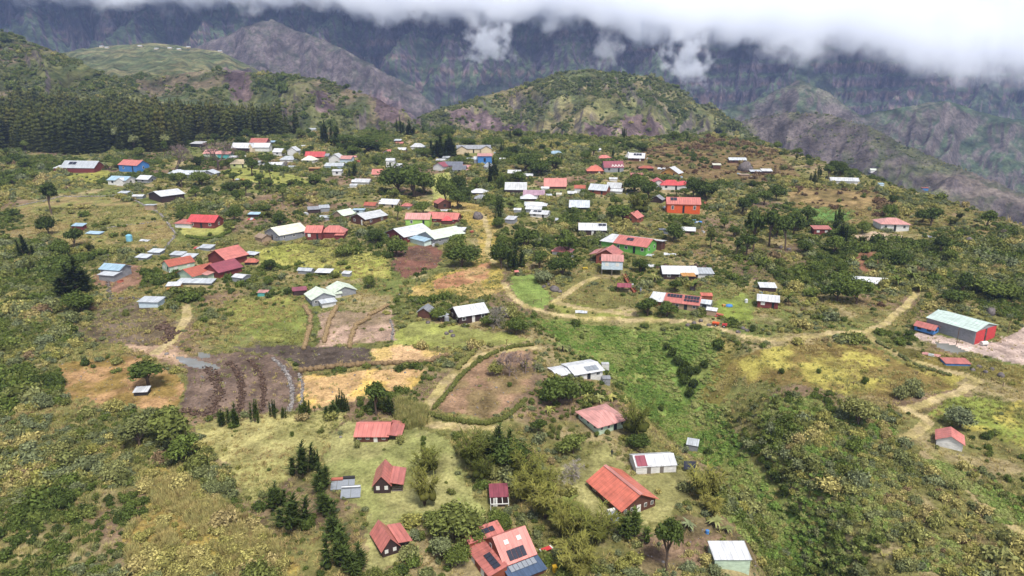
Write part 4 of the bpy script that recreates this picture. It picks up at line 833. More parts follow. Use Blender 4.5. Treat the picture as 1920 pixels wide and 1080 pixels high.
for u, v, w_, d_, h_, rc, wc, lb in ((466,297,16,8,3,'white','whitew','white slanting roof below the second white row house'),(437,300,12,9,5,'white','wgrey','small white hut between the row house and the yellow house'),(616,316,14,10,5,'white','whitew','small white hut at the left end of the wide steel roof'),(660,301,14,10,6,'pink','whitew','small pale pink roofed hut right of the chapel'),(395,290,18,12,7,'pink','beige','pale pink roofed house behind the wide bare tree'),(942,302,10,5,3,'white','whitew','small white car on the far lawn beside the blue house, shaped as a hut'),(1022,357,13,9,4,'white','whitew','small white lean-to at the left end of the salmon roof'),(1027,371,13,7,4,'steel','wgrey','white car right of the mauve roof, shaped as a tin hut'),(970,399,12,8,5,'white','wgrey','little white shed left of the white compound'),(1048,370,9,7,5,'cream','beige','cream box hut on the slope beside the mauve roof'),(1120,285,12,7,4,'white','wgrey','far white hut in the scrub above the low red roof'),(1150,340,13,6,4,'white','whitew','long low white hut before the zigzag hall'),(1287,348,14,8,5,'slate','wgrey','grey hut behind the scarlet roof'),(584,246,12,7,3,'steel','whitew','far steel roof in the trees beyond the forest'),(1326,385,12,6,3,'bright','dark','red patch of roof behind the very dark tree'),(700,330,10,7,4,'white','wgrey','little white hut left of the flat salmon roof'),(545,318,13,8,4,'steel','whitew','small steel roofed hut below the tall white cottage'),(662,352,12,7,4,'white','whitew','small white hut left of the low white house'),(836,300,12,8,4,'steel','wgrey','grey tin hut behind the white gabled house'),(872,325,13,9,5,'pink','whitew','small pink roofed annex house at the right of the slate roof')):
    H(u,v,w_,d_,h_,2,-5,'gable' if d_ > 8 else 'shed',rc,wc,lb,'hut',win=0)  # two of these huts stand in for small white cars
# ------------------------------------------------------------------ foliage
TONES = [(.0,(62,72,42)),(.14,(80,94,48)),(.3,(104,118,58)),(.42,(118,122,68)),(.52,(124,132,98)),(.64,(150,148,80)),(.76,(184,172,110)),(.88,(150,130,98)),(1.,(112,88,70))]
def leaf_mat(name, ramp=None, jitter=.12, k=.8):
    m, t, o = new_mat(name); L = t.links.new; b = node(t, 'ShaderNodeBsdfDiffuse'); L(b.outputs[0], o.inputs[0])
    at_ = node(t, 'ShaderNodeAttribute', attribute_name='tone', attribute_type='INSTANCER'); oi = node(t, 'ShaderNodeObjectInfo')
    j = node(t, 'ShaderNodeMath', operation='MULTIPLY_ADD'); L(oi.outputs['Random'], j.inputs[0]); j.inputs[1].default_value = jitter; L(at_.outputs['Fac'], j.inputs[2])
    cr = node(t, 'ShaderNodeValToRGB'); e = cr.color_ramp.elements; rp = ramp or TONES
    e[0].position, e[1].position = rp[0][0], rp[-1][0]; e[0].color = (*col(*rp[0][1], k), 1); e[1].color = (*col(*rp[-1][1], k), 1)
    for p, c in rp[1:-1]: q = e.new(p); q.color = (*col(*c, k), 1)
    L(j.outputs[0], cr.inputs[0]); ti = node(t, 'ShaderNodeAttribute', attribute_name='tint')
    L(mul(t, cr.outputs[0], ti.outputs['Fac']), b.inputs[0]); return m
LEAF = leaf_mat('leaf'); NEEDLE = leaf_mat('needle', [(0,(78,88,52)),(.3,(100,106,56)),(.6,(114,112,60)),(1,(108,118,82))], .35)
CREEP = leaf_mat('creeper_leaf', [(0,(84,108,52)),(.35,(114,140,68)),(.7,(136,152,82)),(1,(154,156,98))], .3)
STRAW = leaf_mat('straw', [(0,(190,164,124)),(.5,(174,148,112)),(1,(150,126,98))], .3)
GRASS = leaf_mat('grass_blade', [(0,(104,116,60)),(.25,(138,140,82)),(.5,(168,162,104)),(.75,(190,172,112)),(1,(140,116,86))], .25)
BAMB = leaf_mat('bamboo_leaf', [(0,(76,86,42)),(.4,(106,110,54)),(.8,(142,138,72)),(1,(160,152,86))], .3)
def bark_mat(name, rgb):
    m, t, o = new_mat(name); b = node(t, 'ShaderNodeBsdfDiffuse'); t.links.new(b.outputs[0], o.inputs[0]); n = node(t, 'ShaderNodeTexNoise'); n.inputs['Scale'].default_value = 5
    cr = node(t, 'ShaderNodeValToRGB'); c = col(*rgb); cr.color_ramp.elements[0].color = (c[0]*.6, c[1]*.6, c[2]*.6, 1); cr.color_ramp.elements[1].color = (*c, 1); t.links.new(n.outputs[0], cr.inputs[0]); t.links.new(cr.outputs[0], b.inputs[0]); return m
BARK = bark_mat('bark', (112, 96, 82)); PALE = bark_mat('pale_bark', (176, 166, 156)); TWIG = bark_mat('twig', (150, 132, 126))
def _ico(sub):
    bm = bmesh.new(); bmesh.ops.create_icosphere(bm, subdivisions=sub, radius=1); bm.verts.ensure_lookup_table()
    V = np.array([v.co[:] for v in bm.verts]); Fc = np.array([[v.index for v in f.verts] for f in bm.faces]); bm.free(); return V, Fc
ICO = {1: _ico(1), 2: _ico(2)}
class Fol:
    def __init__(s, seed): s.r = np.random.default_rng(seed); s.V = []; s.F = []; s.T = []; s.M = []; s.n = 0
    def add(s, V, Fc, T, mi=0): s.V.append(np.asarray(V, float)); s.F.append(np.asarray(Fc)+s.n); s.T.append(np.broadcast_to(T, (len(Fc),)).astype(float)); s.M.append(np.full(len(Fc), mi)); s.n += len(V)
    def core(s, c, r, sub=1, tint=.62, mi=0):  # foliage passes a low tint here: shade inside the leaves put into the colour
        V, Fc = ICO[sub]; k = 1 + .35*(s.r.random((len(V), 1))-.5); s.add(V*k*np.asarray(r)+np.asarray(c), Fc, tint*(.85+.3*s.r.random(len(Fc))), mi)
    def leaves(s, c, r, n, size, out=.7, long=1.6, lift=0, zmin=-.5, spread=(.78, 1.12), tint=(.7, 1.35), mi=0):
        c = np.asarray(c); r = np.asarray(r, float); d = s.r.normal(size=(n*3, 3)); d /= np.linalg.norm(d, axis=1)[:, None]; d = d[d[:, 2] > zmin][:n]; n = len(d)
        p = c + d*r*s.r.uniform(*spread, (n, 1))
        nr = d*out + s.r.normal(size=(n, 3))*.55; nr[:, 2] += lift; nr /= np.linalg.norm(nr, axis=1)[:, None]
        a = np.cross(nr, s.r.normal(size=(n, 3))); a /= np.linalg.norm(a, axis=1)[:, None]+1e-9; b = np.cross(nr, a)
        sz = size*s.r.uniform(.6, 1.4, (n, 1)); a = a*sz*long; b = b*sz
        V = np.stack([p-a, p+b*.8, p+a, p-b*.8], 1).reshape(-1, 3); i = np.arange(n)[:, None]*4
        T = s.r.uniform(*tint, n)*(.86+.22*d[:, 2]*0+.14); Fq = np.concatenate([i+[0, 1, 2], i+[0, 2, 3]]); s.add(V, Fq, np.concatenate([T, T]), mi)
    def blade(s, p0, dirv, length, width, droop, seg=3, tint=1., mi=0, up0=0):
        p = np.array(p0, float); d = np.array(dirv, float); d /= np.linalg.norm(d); sd = np.cross(d, [0, 0, 1.]); sd /= np.linalg.norm(sd)+1e-9; V = []
        for k in range(seg+1):
            wv = width*(1-(k/seg)**2*.92)*(.6 if k == 0 else 1); V += [p-sd*wv/2, p+sd*wv/2]; p = p+d*length/seg; d = d+np.array([0, 0, -droop/seg]); d /= np.linalg.norm(d)
        Fq = []
        for k in range(seg): a = 2*k; Fq += [(a, a+1, a+3), (a, a+3, a+2)]
        s.add(V, Fq, tint, mi)
    def tube(s, pts, rad, k=5, tint=1., mi=0):
        V = []; Fq = []
        for i, (p, r) in enumerate(zip(pts, rad)):
            p = np.asarray(p, float); q = np.asarray(pts[min(i+1, len(pts)-1)], float)-np.asarray(pts[max(i-1, 0)], float); q /= np.linalg.norm(q)+1e-9
            e = np.cross(q, [.31, .9, .2]); e /= np.linalg.norm(e); g = np.cross(q, e)
            V += [p+(e*math.cos(2*math.pi*j/k)+g*math.sin(2*math.pi*j/k))*r for j in range(k)]
        for i in range(len(pts)-1):
            for j in range(k): a, b = i*k+j, i*k+(j+1) % k; Fq += [(a, b, b+k), (a, b+k, a+k)]
        s.add(V, Fq, tint, mi)
    def mesh(s, name, mats):
        V = np.concatenate(s.V); Fc = np.concatenate(s.F); me = mesh_from(name, V, Fc)
        for m in (mats if isinstance(mats, (list, tuple)) else [mats]): me.materials.append(m)
        a = me.attributes.new('tint', 'FLOAT', 'FACE'); a.data.foreach_set('value', np.concatenate(s.T).astype(np.float32))
        me.polygons.foreach_set('material_index', np.concatenate(s.M).astype(np.int32)); me.update(); return me
def lumps(f, n, c, r, lr, flat=.8):
    out = []
    for k in range(n):
        d = f.r.normal(size=3); d /= np.linalg.norm(d); d[2] = abs(d[2])*1.1-.25
        q = f.r.uniform(.55, 1); out.append((np.array(c)+d*np.array(r)*q*.75, lr*f.r.uniform(.7, 1.25)*np.array([1, 1, flat])))
    return out
def bush(seed, n=230, size=.085):                       # about 1 m in radius
    f = Fol(seed); L = [(np.array((0, 0, .35)), np.array((.7, .7, .5)))] + lumps(f, 4, (0, 0, .4), (.8, .8, .55), .42)
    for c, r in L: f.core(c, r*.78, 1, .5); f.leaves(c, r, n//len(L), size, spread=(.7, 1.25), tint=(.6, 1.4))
    return f.mesh('shrub', LEAF)
def mound(seed, mat, n=150, size=.1):
    f = Fol(seed)
    for c, r in [((0, 0, .1), (.9, .9, .35))] + lumps(f, 3, (0, 0, .1), (.8, .8, .25), .45, .6): f.core(c, np.array(r)*.85, 1, .7); f.leaves(c, r, n//4, size, lift=.5, zmin=-.1)
    return f.mesh('creeper', mat)
def tuft(seed, n=16, mat=GRASS, h=1., wd=.09):
    f = Fol(seed)
    for k in range(n):
        a = f.r.uniform(0, 6.28); sp_ = f.r.uniform(.15, .9); f.blade((.25*f.r.normal(), .25*f.r.normal(), -.05), (math.cos(a)*sp_, math.sin(a)*sp_, 1), h*f.r.uniform(.6, 1.1), wd*f.r.uniform(.7, 1.5), f.r.uniform(.3, 1.1), 2, f.r.uniform(.65, 1.3))
    return f.mesh('grass', mat)
def broad(seed, n=900, size=.042, trunk=.3, wide=.42, nl=9, mi=0, gap=1., cz=.62):       # unit height tree: crown and trunk meshes
    f = Fol(seed); t = Fol(seed+1); L = lumps(f, nl, (0, 0, cz), (wide, wide, .36+(.62-cz)*.5), .2*wide/.42*gap) + [(np.array((0, 0, cz+.04)), np.array((wide*.6, wide*.6, .22)))]
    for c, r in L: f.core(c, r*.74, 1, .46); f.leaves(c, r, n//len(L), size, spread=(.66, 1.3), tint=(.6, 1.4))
    t.tube([(0, 0, -.06), (.01, 0, trunk), (0, .01, .6)], [.035, .026, .012], 6)
    for c, r in L[:6]: t.tube([(0, 0, trunk*.8), tuple(np.array(c)*.6+np.array((0, 0, trunk*.4))), tuple(c)], [.018, .011, .004], 4)
    return f.mesh('crown', LEAF), t.mesh('trunk', BARK)
def conifer(seed, n=520, mat=NEEDLE, wide=.2, base=.05, size=.03, both=False):
    f = Fol(seed)
    for k in range(9):
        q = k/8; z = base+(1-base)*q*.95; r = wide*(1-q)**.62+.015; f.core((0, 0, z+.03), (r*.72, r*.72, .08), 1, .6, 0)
        m = int(n*(1-q*.75)/5.6)
        for j in range(m):
            a = f.r.uniform(0, 6.28); rr = r*f.r.uniform(.55, 1.15); p = (math.cos(a)*rr*.55, math.sin(a)*rr*.55, z+f.r.uniform(-.05, .06))
            f.blade(p, (math.cos(a), math.sin(a), f.r.uniform(-.1, .5)), rr*.62, size*f.r.uniform(.7, 1.5), f.r.uniform(.1, .8), 2, f.r.uniform(.6, 1.45), 0)
    t = f if both else Fol(seed+1); t.tube([(0, 0, -.05), (0, 0, .5), (0, 0, .97)], [.022, .015, .004], 5, 1., 1 if both else 0)
    return f.mesh('conifer', [mat, BARK]) if both else (f.mesh('crown', mat), t.mesh('trunk', BARK))
def casuarina(seed, n=620, wide=.26):                                               # upright, feathery, irregular
    f = Fol(seed); t = Fol(seed+1)
    for k in range(7):
        a = f.r.uniform(0, 6.28); rr = wide*f.r.uniform(.1, .75); z0 = f.r.uniform(.06, .3); z1 = f.r.uniform(.45, .95) if k else 1.
        x, y = math.cos(a)*rr, math.sin(a)*rr
        if k == 0: x = y = 0
        t.tube([(0, 0, z0*.5), (x*.7, y*.7, z0+.15), (x, y, z1*.95)], [.014, .01, .003], 4)
        for j in range(5): q = j/4; f.core((x, y, z0+(z1-z0)*q*.85), (.06*(1-q*.75), .06*(1-q*.75), .09), 1, .5)
        for j in range(n//7):
            q = f.r.random()**.8; b = f.r.uniform(0, 6.28); w2 = .17*(1-q*.65); f.blade((x, y, z0+(z1-z0)*q), (math.cos(b), math.sin(b), f.r.uniform(.3, 1.6)), w2*f.r.uniform(.7, 1.6), .024, f.r.uniform(-.1, .5), 2, f.r.uniform(.6, 1.4))
    t.tube([(0, 0, -.05), (0, 0, .4)], [.022, .016], 6)
    return f.mesh('crown', LEAF), t.mesh('trunk', BARK)
def clump(seed, n=1000):                                                             # feathery arching bamboo clump, unit height, about as wide as high
    f = Fol(seed); t = Fol(seed+1)
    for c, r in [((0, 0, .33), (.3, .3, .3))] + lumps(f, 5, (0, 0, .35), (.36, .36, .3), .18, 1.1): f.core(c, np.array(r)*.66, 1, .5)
    for k in range(15):
        a = f.r.uniform(0, 6.28); rr = f.r.uniform(.12, .46); h = f.r.uniform(.62, 1.)*(1-.5*rr)
        tip = np.array((math.cos(a)*rr, math.sin(a)*rr, h)); pts = [np.array((0, 0, -.03)), tip*np.array((.35, .35, .6)), tip]
        t.tube(pts, [.012, .009, .003], 4)
        for j in range(n//15):
            q = f.r.uniform(.25, 1.02); p = tip*np.array((q**1.6, q**1.6, min(1, q**.8))); b = a+f.r.normal()*1.1
            f.blade(p+f.r.normal(size=3)*.03, (math.cos(b), math.sin(b), f.r.uniform(.2, 1.5)), f.r.uniform(.1, .22), .024, f.r.uniform(.5, 2.2), 2, f.r.uniform(.55, 1.05)+.5*max(0, q-.5))
    return f.mesh('foliage', BAMB), t.mesh('culm', BARK)
def bare(seed, mat=TWIG, spread=.8, depth=4):
    t = Fol(seed); fine = Fol(seed+5)
    def grow(p, d, ln, r, k):
        q = p+d*ln; t.tube([p, (p+q)/2+t.r.normal(size=3)*ln*.06, q], [r, r*.8, r*.6], 4 if k > 2 else 3)
        if k == 0:
            for j in range(5): e = d+t.r.normal(size=3)*.7; t.blade(q, e, ln*t.r.uniform(.5, 1.2), .011, -.3, 2, t.r.uniform(.7, 1.3))
            return
        for j in range(3 if k > 1 else 4):
            e = d+t.r.normal(size=3)*spread*.6; e[2] += .12; e /= np.linalg.norm(e); grow(q, e, ln*t.r.uniform(.6, .85), r*.6, k-1)
    for j in range(2): d = np.array((t.r.normal()*.25, t.r.normal()*.25, 1)); grow(np.array((0, 0, -.03)), d/np.linalg.norm(d), .27, .026, depth)
    return t.mesh('trunk', mat), None
def palm(seed, n=16, stem=.35, wd=.12, mat=LEAF, droop=1.5):
    f = Fol(seed); t = Fol(seed+1); t.tube([(0, 0, -.05), (.02, 0, stem)], [.06, .045], 6)
    for k in range(n):
        a = 6.28*k/n+f.r.uniform(-.2, .2); e = f.r.uniform(.3, 1.5); f.blade((0, 0, stem), (math.cos(a), math.sin(a), e), f.r.uniform(.55, .8), wd, droop*f.r.uniform(.7, 1.3), 5, f.r.uniform(.75, 1.35))
    return f.mesh('fronds', mat), t.mesh('trunk', BARK)
def rosette(seed, n=26):
    f = Fol(seed)
    for k in range(n):
        a = f.r.uniform(0, 6.28); f.blade((0, 0, 0), (math.cos(a), math.sin(a), f.r.uniform(.25, 1.8)), f.r.uniform(.8, 1.1), .12, f.r.uniform(.1, .7), 3, f.r.uniform(.75, 1.3))
    return f.mesh('rosette', LEAF)
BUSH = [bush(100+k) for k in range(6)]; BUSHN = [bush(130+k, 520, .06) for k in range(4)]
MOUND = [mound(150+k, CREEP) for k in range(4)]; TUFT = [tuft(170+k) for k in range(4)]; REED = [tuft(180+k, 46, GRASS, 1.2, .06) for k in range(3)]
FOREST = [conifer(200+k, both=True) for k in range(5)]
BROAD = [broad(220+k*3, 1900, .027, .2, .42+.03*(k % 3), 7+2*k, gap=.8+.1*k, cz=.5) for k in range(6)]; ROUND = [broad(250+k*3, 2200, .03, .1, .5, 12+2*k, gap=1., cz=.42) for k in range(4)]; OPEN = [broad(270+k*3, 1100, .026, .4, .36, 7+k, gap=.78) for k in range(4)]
CASU = [casuarina(300+k*3) for k in range(4)]; CLUMP = [clump(330+k*3) for k in range(4)]; BARE = [bare(350), bare(360, PALE), bare(365, TWIG, 1.1)]; PALM = [palm(370), palm(375, 12, .3, .2, LEAF, 2.)]; ROS = [rosette(380), rosette(381)]
KINDS = {'tree': BROAD, 'round_tree': ROUND, 'pine_tree': OPEN, 'casuarina_tree': CASU, 'bamboo_clump': CLUMP, 'bare_tree': BARE[:1], 'pale_bare_tree': BARE[1:2], 'bare_shrub': BARE[2:], 'cycad': PALM[:1], 'banana_plant': PALM[1:]}
PARTS = {'bamboo_clump': ('foliage', 'culm'), 'bare_tree': ('twigs', 'trunk'), 'pale_bare_tree': ('twigs', 'trunk'), 'bare_shrub': ('twigs', 'trunk'), 'cycad': ('fronds', 'trunk'), 'banana_plant': ('fronds', 'trunk')}
CAT = {'bamboo_clump': 'bamboo', 'round_tree': 'tree', 'pine_tree': 'pine tree', 'casuarina_tree': 'tree', 'bare_tree': 'bare tree', 'pale_bare_tree': 'bare tree', 'bare_shrub': 'shrub', 'cycad': 'palm', 'banana_plant': 'banana plant', 'tree': 'tree'}
TREES = []
def plant(kind, p, h, wid, tone, label, group=None, var=None):
    """one tree: an Empty at its foot with crown and trunk; h and wid in metres"""
    pr = KINDS[kind]; cm, tm = pr[(var if var is not None else random.randrange(99)) % len(pr)]
    nat = {'tree': .9, 'round_tree': 1.05, 'pine_tree': .75, 'casuarina_tree': .4, 'bamboo_clump': .95, 'bare_tree': .9, 'pale_bare_tree': .9, 'bare_shrub': 1., 'cycad': 1.3, 'banana_plant': 1.3}[kind]
    o = empty(kind.replace('pale_bare', 'bare'), p, random.uniform(0, 6.28)); o.scale = (wid/nat*random.uniform(.85, 1.15), wid/nat*random.uniform(.85, 1.15), h); o.rotation_euler[0] = random.gauss(0, .07); o.rotation_euler[1] = random.gauss(0, .07); tag(o, label, CAT[kind], group)
    a, b = PARTS.get(kind, ('crown', 'trunk'))
    if tm: c = link(a, cm, o); c['tone'] = tone
    t = link(b, tm or cm, o); t['tone'] = .5
    TREES.append((p.x, p.y, wid/2)); return o
def T(kind, u, v, hp, wp, tone, label, group=None, var=None):
    p = P(u, v); s = mpp(p); return plant(kind, p, hp*s, wp*s, tone, label, group, var)
# ---- trees one can pick out in the photograph
for q in [('round_tree',1049,757,62,74,.1,'dense dark round tree beside the low white roofed house'),('bamboo_clump',799,893,60,68,.4,'feathery bamboo clump just below the row of clipped bushes'),('bamboo_clump',796,948,74,76,.5,'bright feathery bamboo beside the steep roofed cabin porch'),
 ('bamboo_clump',884,880,85,81,.15,'dark bamboo clump at the upper end of the long bamboo row'),('bamboo_clump',905,905,60,60,.2,'bamboo clump below the upper end of the bamboo row'),('bamboo_clump',1046,985,60,62,.35,'bamboo clump between the solar roof and the banana plant'),('bamboo_clump',1085,1050,66,60,.25,'darker bamboo clump uphill from the bin'),('casuarina_tree',932,862,78,52,.08,'tall dark spiky tree rising above the long bamboo row'),('tree',955,880,66,62,.1,'dark bushy tree in the middle of the long bamboo row'),('bamboo_clump',984,905,74,78,.3,'bamboo clump below the dark bushy tree in the row'),
 ('bamboo_clump',985,942,67,71,.35,'bamboo clump right behind the small garden shelter'),('bamboo_clump',1018,938,71,76,.3,'bamboo clump beside the banana plants'),('bamboo_clump',1022,972,76,81,.55,'yellowish bamboo clump beside the big solar roof'),('bamboo_clump',1064,1012,74,76,.5,'yellowish bamboo clump uphill from the yellow bin'),
 ('bamboo_clump',1080,1080,85,81,.45,'bamboo clump next to the yellow bin'),('bamboo_clump',1117,1020,76,95,.25,'broad feathery bamboo below the orange red roof'),('bamboo_clump',1090,1090,80,81,.6,'yellowish bamboo clump at the picture bottom below the broad bamboo'),('bamboo_clump',1320,936,71,81,.4,'feathery bamboo beside the upright solar panels'),
 ('bamboo_clump',1335,965,46,54,.6,'smaller bamboo leaning against the feathery bamboo by the panels'),('bamboo_clump',1193,822,74,76,.3,'feathery tree beside the pink hipped roof'),('round_tree',1198,840,34,42,.12,'low dark round bush above the whitewashed shed'),
 ('casuarina_tree',1192,1012,66,46,.14,'bright green conifer in front of the long timber house'),('casuarina_tree',1172,1006,54,38,.16,'conifer at the corner of the long timber house'),('pine_tree',1248,1070,124,62,.06,'tall lone pine on the bare soil below the timber house'),
 ('pine_tree',706,779,72,54,.08,'dark pine above the wooden cottage'),('casuarina_tree',731,779,42,24,.05,'slim dark conifer beside the dark pine'),('casuarina_tree',640,772,48,17,.08,'slim conifer pair at the corner of the yellow field'),('casuarina_tree',651,771,40,13,.08,'thinner conifer of the pair by the yellow field'),('casuarina_tree',624,781,30,24,.06,'short bushy conifer below the yellow field corner'),
 ('casuarina_tree',571,781,38,22,.1,'leaning young conifer at the end of the terraces'),('casuarina_tree',531,784,26,10,.1,'tiny slim conifer between two young conifers'),('casuarina_tree',513,783,38,14,.08,'young slim conifer in front of the rightmost furrow'),('casuarina_tree',478,792,48,20,.07,'young conifer in front of the middle furrow'),
 ('casuarina_tree',441,799,50,22,.05,'dark young conifer in front of the terraces'),('casuarina_tree',417,798,34,22,.06,'bushy young conifer at the foot of the dark furrow'),('casuarina_tree',568,894,72,40,.06,'dark conifer in the dry meadow above the heaters'),('casuarina_tree',592,880,40,22,.05,'small dark conifer at the top of the dark tree line'),
 ('casuarina_tree',601,925,66,42,.05,'dark conifer beside the solar water heaters'),('casuarina_tree',612,965,66,44,.06,'dark conifer below the solar water heaters'),('casuarina_tree',628,1010,70,46,.08,'dark conifer left of the lowest cabin'),('casuarina_tree',640,1060,76,60,.1,'feathery conifer at the lower end of the dark tree line'),('casuarina_tree',672,1075,70,50,.12,'conifer below the lowest cabin'),
 ('casuarina_tree',548,995,76,52,.08,'bushy dark conifer among the dry yellow grass'),('casuarina_tree',516,955,56,34,.06,'smaller dark conifer above the yellow grass'),('tree',856,1010,78,92,.28,'grey green spreading tree beside the big solar roof'),('tree',820,1000,56,62,.3,'grey green bush tree left of the spreading tree'),('tree',826,1052,56,50,.46,'silver flowering shrub tree by the lowest cabin'),('tree',858,1060,52,46,.22,'green bush tree beside the silver flowering shrub'),('tree',890,1022,40,44,.2,'green bush behind the big solar roof'),
 ('tree',940,992,34,32,.3,'small olive tree in front of the garden shelter'),('pine_tree',280,726,54,66,.1,'lone round pine beside the open animal shelter'),('tree',326,842,92,104,.34,'large grey green tree by the terraces'),('tree',262,836,66,80,.4,'grey olive tree left of the large grey green tree'),('tree',352,872,66,70,.22,'green bush tree below the large grey green tree'),('round_tree',215,897,40,46,.5,'bluish green round bush on the dry slope'),
 ('casuarina_tree',146,556,80,60,.03,'big dark pine left of the earth mound'),('tree',152,585,42,52,.2,'dark bush under the big dark pine'),('pine_tree',97,402,66,36,.1,'thin pine standing on the stony pasture'),('tree',92,440,42,32,.05,'dark bush below the stony pasture'),('round_tree',743,481,38,34,.12,'neat round dark tree below the maroon gabled house'),('round_tree',645,481,26,32,.28,'yellow green round bush in the pasture'),
 ('tree',776,372,68,56,.08,'huge dark tree left of the village strip'),('tree',748,362,58,52,.1,'dark tree in front of the tall narrow house'),('tree',795,366,50,36,.1,'dark tree at the edge of the village strip'),('tree',836,382,56,34,.2,'loose tree right of the village strip'),('tree',858,392,40,38,.14,'green tree behind the red roofed brown hut'),('casuarina_tree',826,296,46,40,.02,'very dark wide conifer beside the white hipped house'),('casuarina_tree',845,296,44,34,.03,'dark conifer behind the school'),
 ('casuarina_tree',928,338,44,30,.04,'dark cypress beside the blue two storey house'),('casuarina_tree',918,348,26,16,.05,'short dark cypress below the dark cypress'),('tree',985,322,36,46,.08,'wide dark tree behind the white shelters'),('tree',1010,330,32,42,.1,'round dark tree near the slate blue roof'),('tree',1040,320,30,36,.12,'dark tree above the salmon red roof'),('tree',940,505,58,42,.06,'dark tree at the head of the green lawn'),('casuarina_tree',968,505,54,34,.06,'spiky dark tree beside the dirt slope'),('tree',985,470,52,54,.12,'leafy dark tree above the green lawn'),
 ('tree',1012,505,42,40,.12,'dark tree below the hidden red roof'),('tree',1056,520,46,50,.07,'dark tree right of the yellow bush on the lawn'),('tree',1066,478,44,44,.18,'dark tree beside the hidden red roof'),('round_tree',1016,530,28,32,.52,'yellow green ball bush on the green lawn'),('round_tree',936,428,24,22,.12,'round dark bush by the little white hut'),('tree',866,500,46,52,.16,'dark bushy tree on the dry slope edge'),('tree',860,470,34,48,.24,'green bush behind the dark bushy tree'),
 ('pine_tree',1412,470,84,44,.08,'tall pine in the hillside group of pines'),('pine_tree',1442,462,80,50,.06,'broad pine in the hillside group of pines'),('pine_tree',1472,470,74,44,.1,'pine on the outer side of the hillside group'),('pine_tree',1398,482,52,34,.1,'short pine in front of the hillside group'),('pine_tree',1140+238,485,44,22,.1,'thin pine beside the hillside group'),('tree',1488,440,52,40,.12,'bushy tree next to the small red brown hut'),('tree',1588,450,30,34,.12,'round green tree between the hut and the bare pad'),
 ('tree',1300,372,46,36,.05,'dark tree beside the scarlet roof'),('tree',1325,378,44,40,.06,'very dark tree right of the scarlet roof'),('tree',1215,372,38,40,.1,'dark tree in front of the zigzag hall'),('tree',1190,362,34,36,.14,'green tree beside the brick house'),('bamboo_clump',1195,405,46,49,.3,'bamboo between the grey roof and the orange house'),('round_tree',1160,412,34,48,.2,'wide dark bush behind the little brown hut'),
 ('tree',1214,592,40,46,.12,'dark bushy tree before the solar panel house'),('tree',1250,594,34,42,.14,'dark bush beside the solar panel house wall'),('cycad',1302,545,30,44,.2,'large cycad below the wide white roofed house'),('cycad',1228,528,22,26,.5,'pale tree fern left of the wide white roofed house'),('cycad',1478,572,34,40,.22,'large cycad beside the red walled cabin'),('tree',1264,548,26,32,.06,'dark bush in front of the wide white roofed house'),
 ('tree',1570,565,46,56,.1,'dark tree in front of the tent like roof'),('tree',1606,570,54,54,.16,'tree in front of the tent like roof with pale trunk'),('cycad',1682,540,38,54,.25,'big dark tree fern right of the tent like roof'),('cycad',1705,530,34,46,.25,'second dark tree fern near the path'),('cycad',1722,548,24,36,.56,'yellow green tree fern beside the path'),('cycad',1603,500,24,30,.58,'yellow tree fern on the earth bank'),('tree',1802,555,54,36,.06,'tall dark tree above the mint roofed barn'),('tree',1790,570,28,60,.14,'dark thicket tree above the barn'),('tree',1860,560,40,70,.22,'wide green thicket tree on the upper slope'),
 ('bare_tree',330,320,62,50,.5,'tall bare grey tree in the upper village'),('bare_tree',408,318,66,62,.5,'wide bare tree in front of the turquoise house'),('pale_bare_tree',934,612,48,54,.5,'pale bare tree beside the dark barn'),('round_tree',968,628,38,40,.18,'dark ball bush on the barn lawn edge'),('round_tree',917,612,24,30,.3,'olive bush at the barn corner'),('round_tree',822,600,28,36,.25,'green bush between the barn and its hut'),('bare_shrub',955,705,56,62,.5,'big bare grey bush in the oval field'),('bare_shrub',985,700,50,46,.5,'second bare grey bush in the oval field'),('round_tree',930,702,30,32,.52,'yellow green bush beside the bare grey bush'),
 ('pale_bare_tree',1086,896,44,56,.5,'pale leafless bush on the lawn above the timber house'),('tree',1075,850,40,56,.24,'olive bush below the clipped hedge balls'),('tree',1010,815,34,36,.12,'dark bush left of the clipped hedge balls'),('tree',1800,800,44,50,.5,'grey flat topped tree above the small white house'),('round_tree',472,302,18,18,.62,'round yellow bush between the white row houses'),('round_tree',558,305,22,14,.6,'round yellow tree between white cottages'),('round_tree',534,292,13,10,.62,'small yellow tree beside the white cottage'),
 ('pine_tree',508,338,40,20,.1,'thin pine by the white walled house'),('pine_tree',473,330,40,30,.1,'pine below the yellow house'),('pine_tree',488,356,34,22,.08,'lower pine below the yellow house'),('pine_tree',310,300,40,14,.08,'thin pine left of the bare grey tree'),('casuarina_tree',610,270,44,24,.04,'spiky dark conifer beyond the upper village'),('casuarina_tree',632,276,40,20,.05,'spiky conifer right of the dark conifer in the far trees'),('tree',690,290,34,44,.08,'round dark tree behind the far white hut'),('tree',648,276,28,40,.1,'dark tree in the far village trees'),('casuarina_tree',752,252,34,16,.05,'dark conifer at the far plateau edge'),('casuarina_tree',768,256,32,24,.06,'darker conifer beside the far edge conifer'),
 ('banana_plant',1064,958,44,54,.26,'bright banana plant in the bend of the bamboo row'),('banana_plant',1030,775,24,24,.56,'yellow green banana plant by the dark round tree'),('banana_plant',1290,990,24,36,.44,'yellow agave clump beside the bare soil'),('banana_plant',1340,985,30,42,.46,'taller yellow agave clump beside the bare soil'),('banana_plant',1362,998,22,36,.42,'low yellow agave clump on the slope'),('banana_plant',1100,752,22,26,.56,'banana plant left in the row behind the pink hipped roof'),('banana_plant',1122,754,24,28,.5,'banana plant central in the row behind the pink hipped roof'),('banana_plant',1146,752,22,28,.56,'banana plant right in the row behind the pink hipped roof'),('banana_plant',1172,756,20,24,.5,'banana plant last in the row behind the pink hipped roof'),
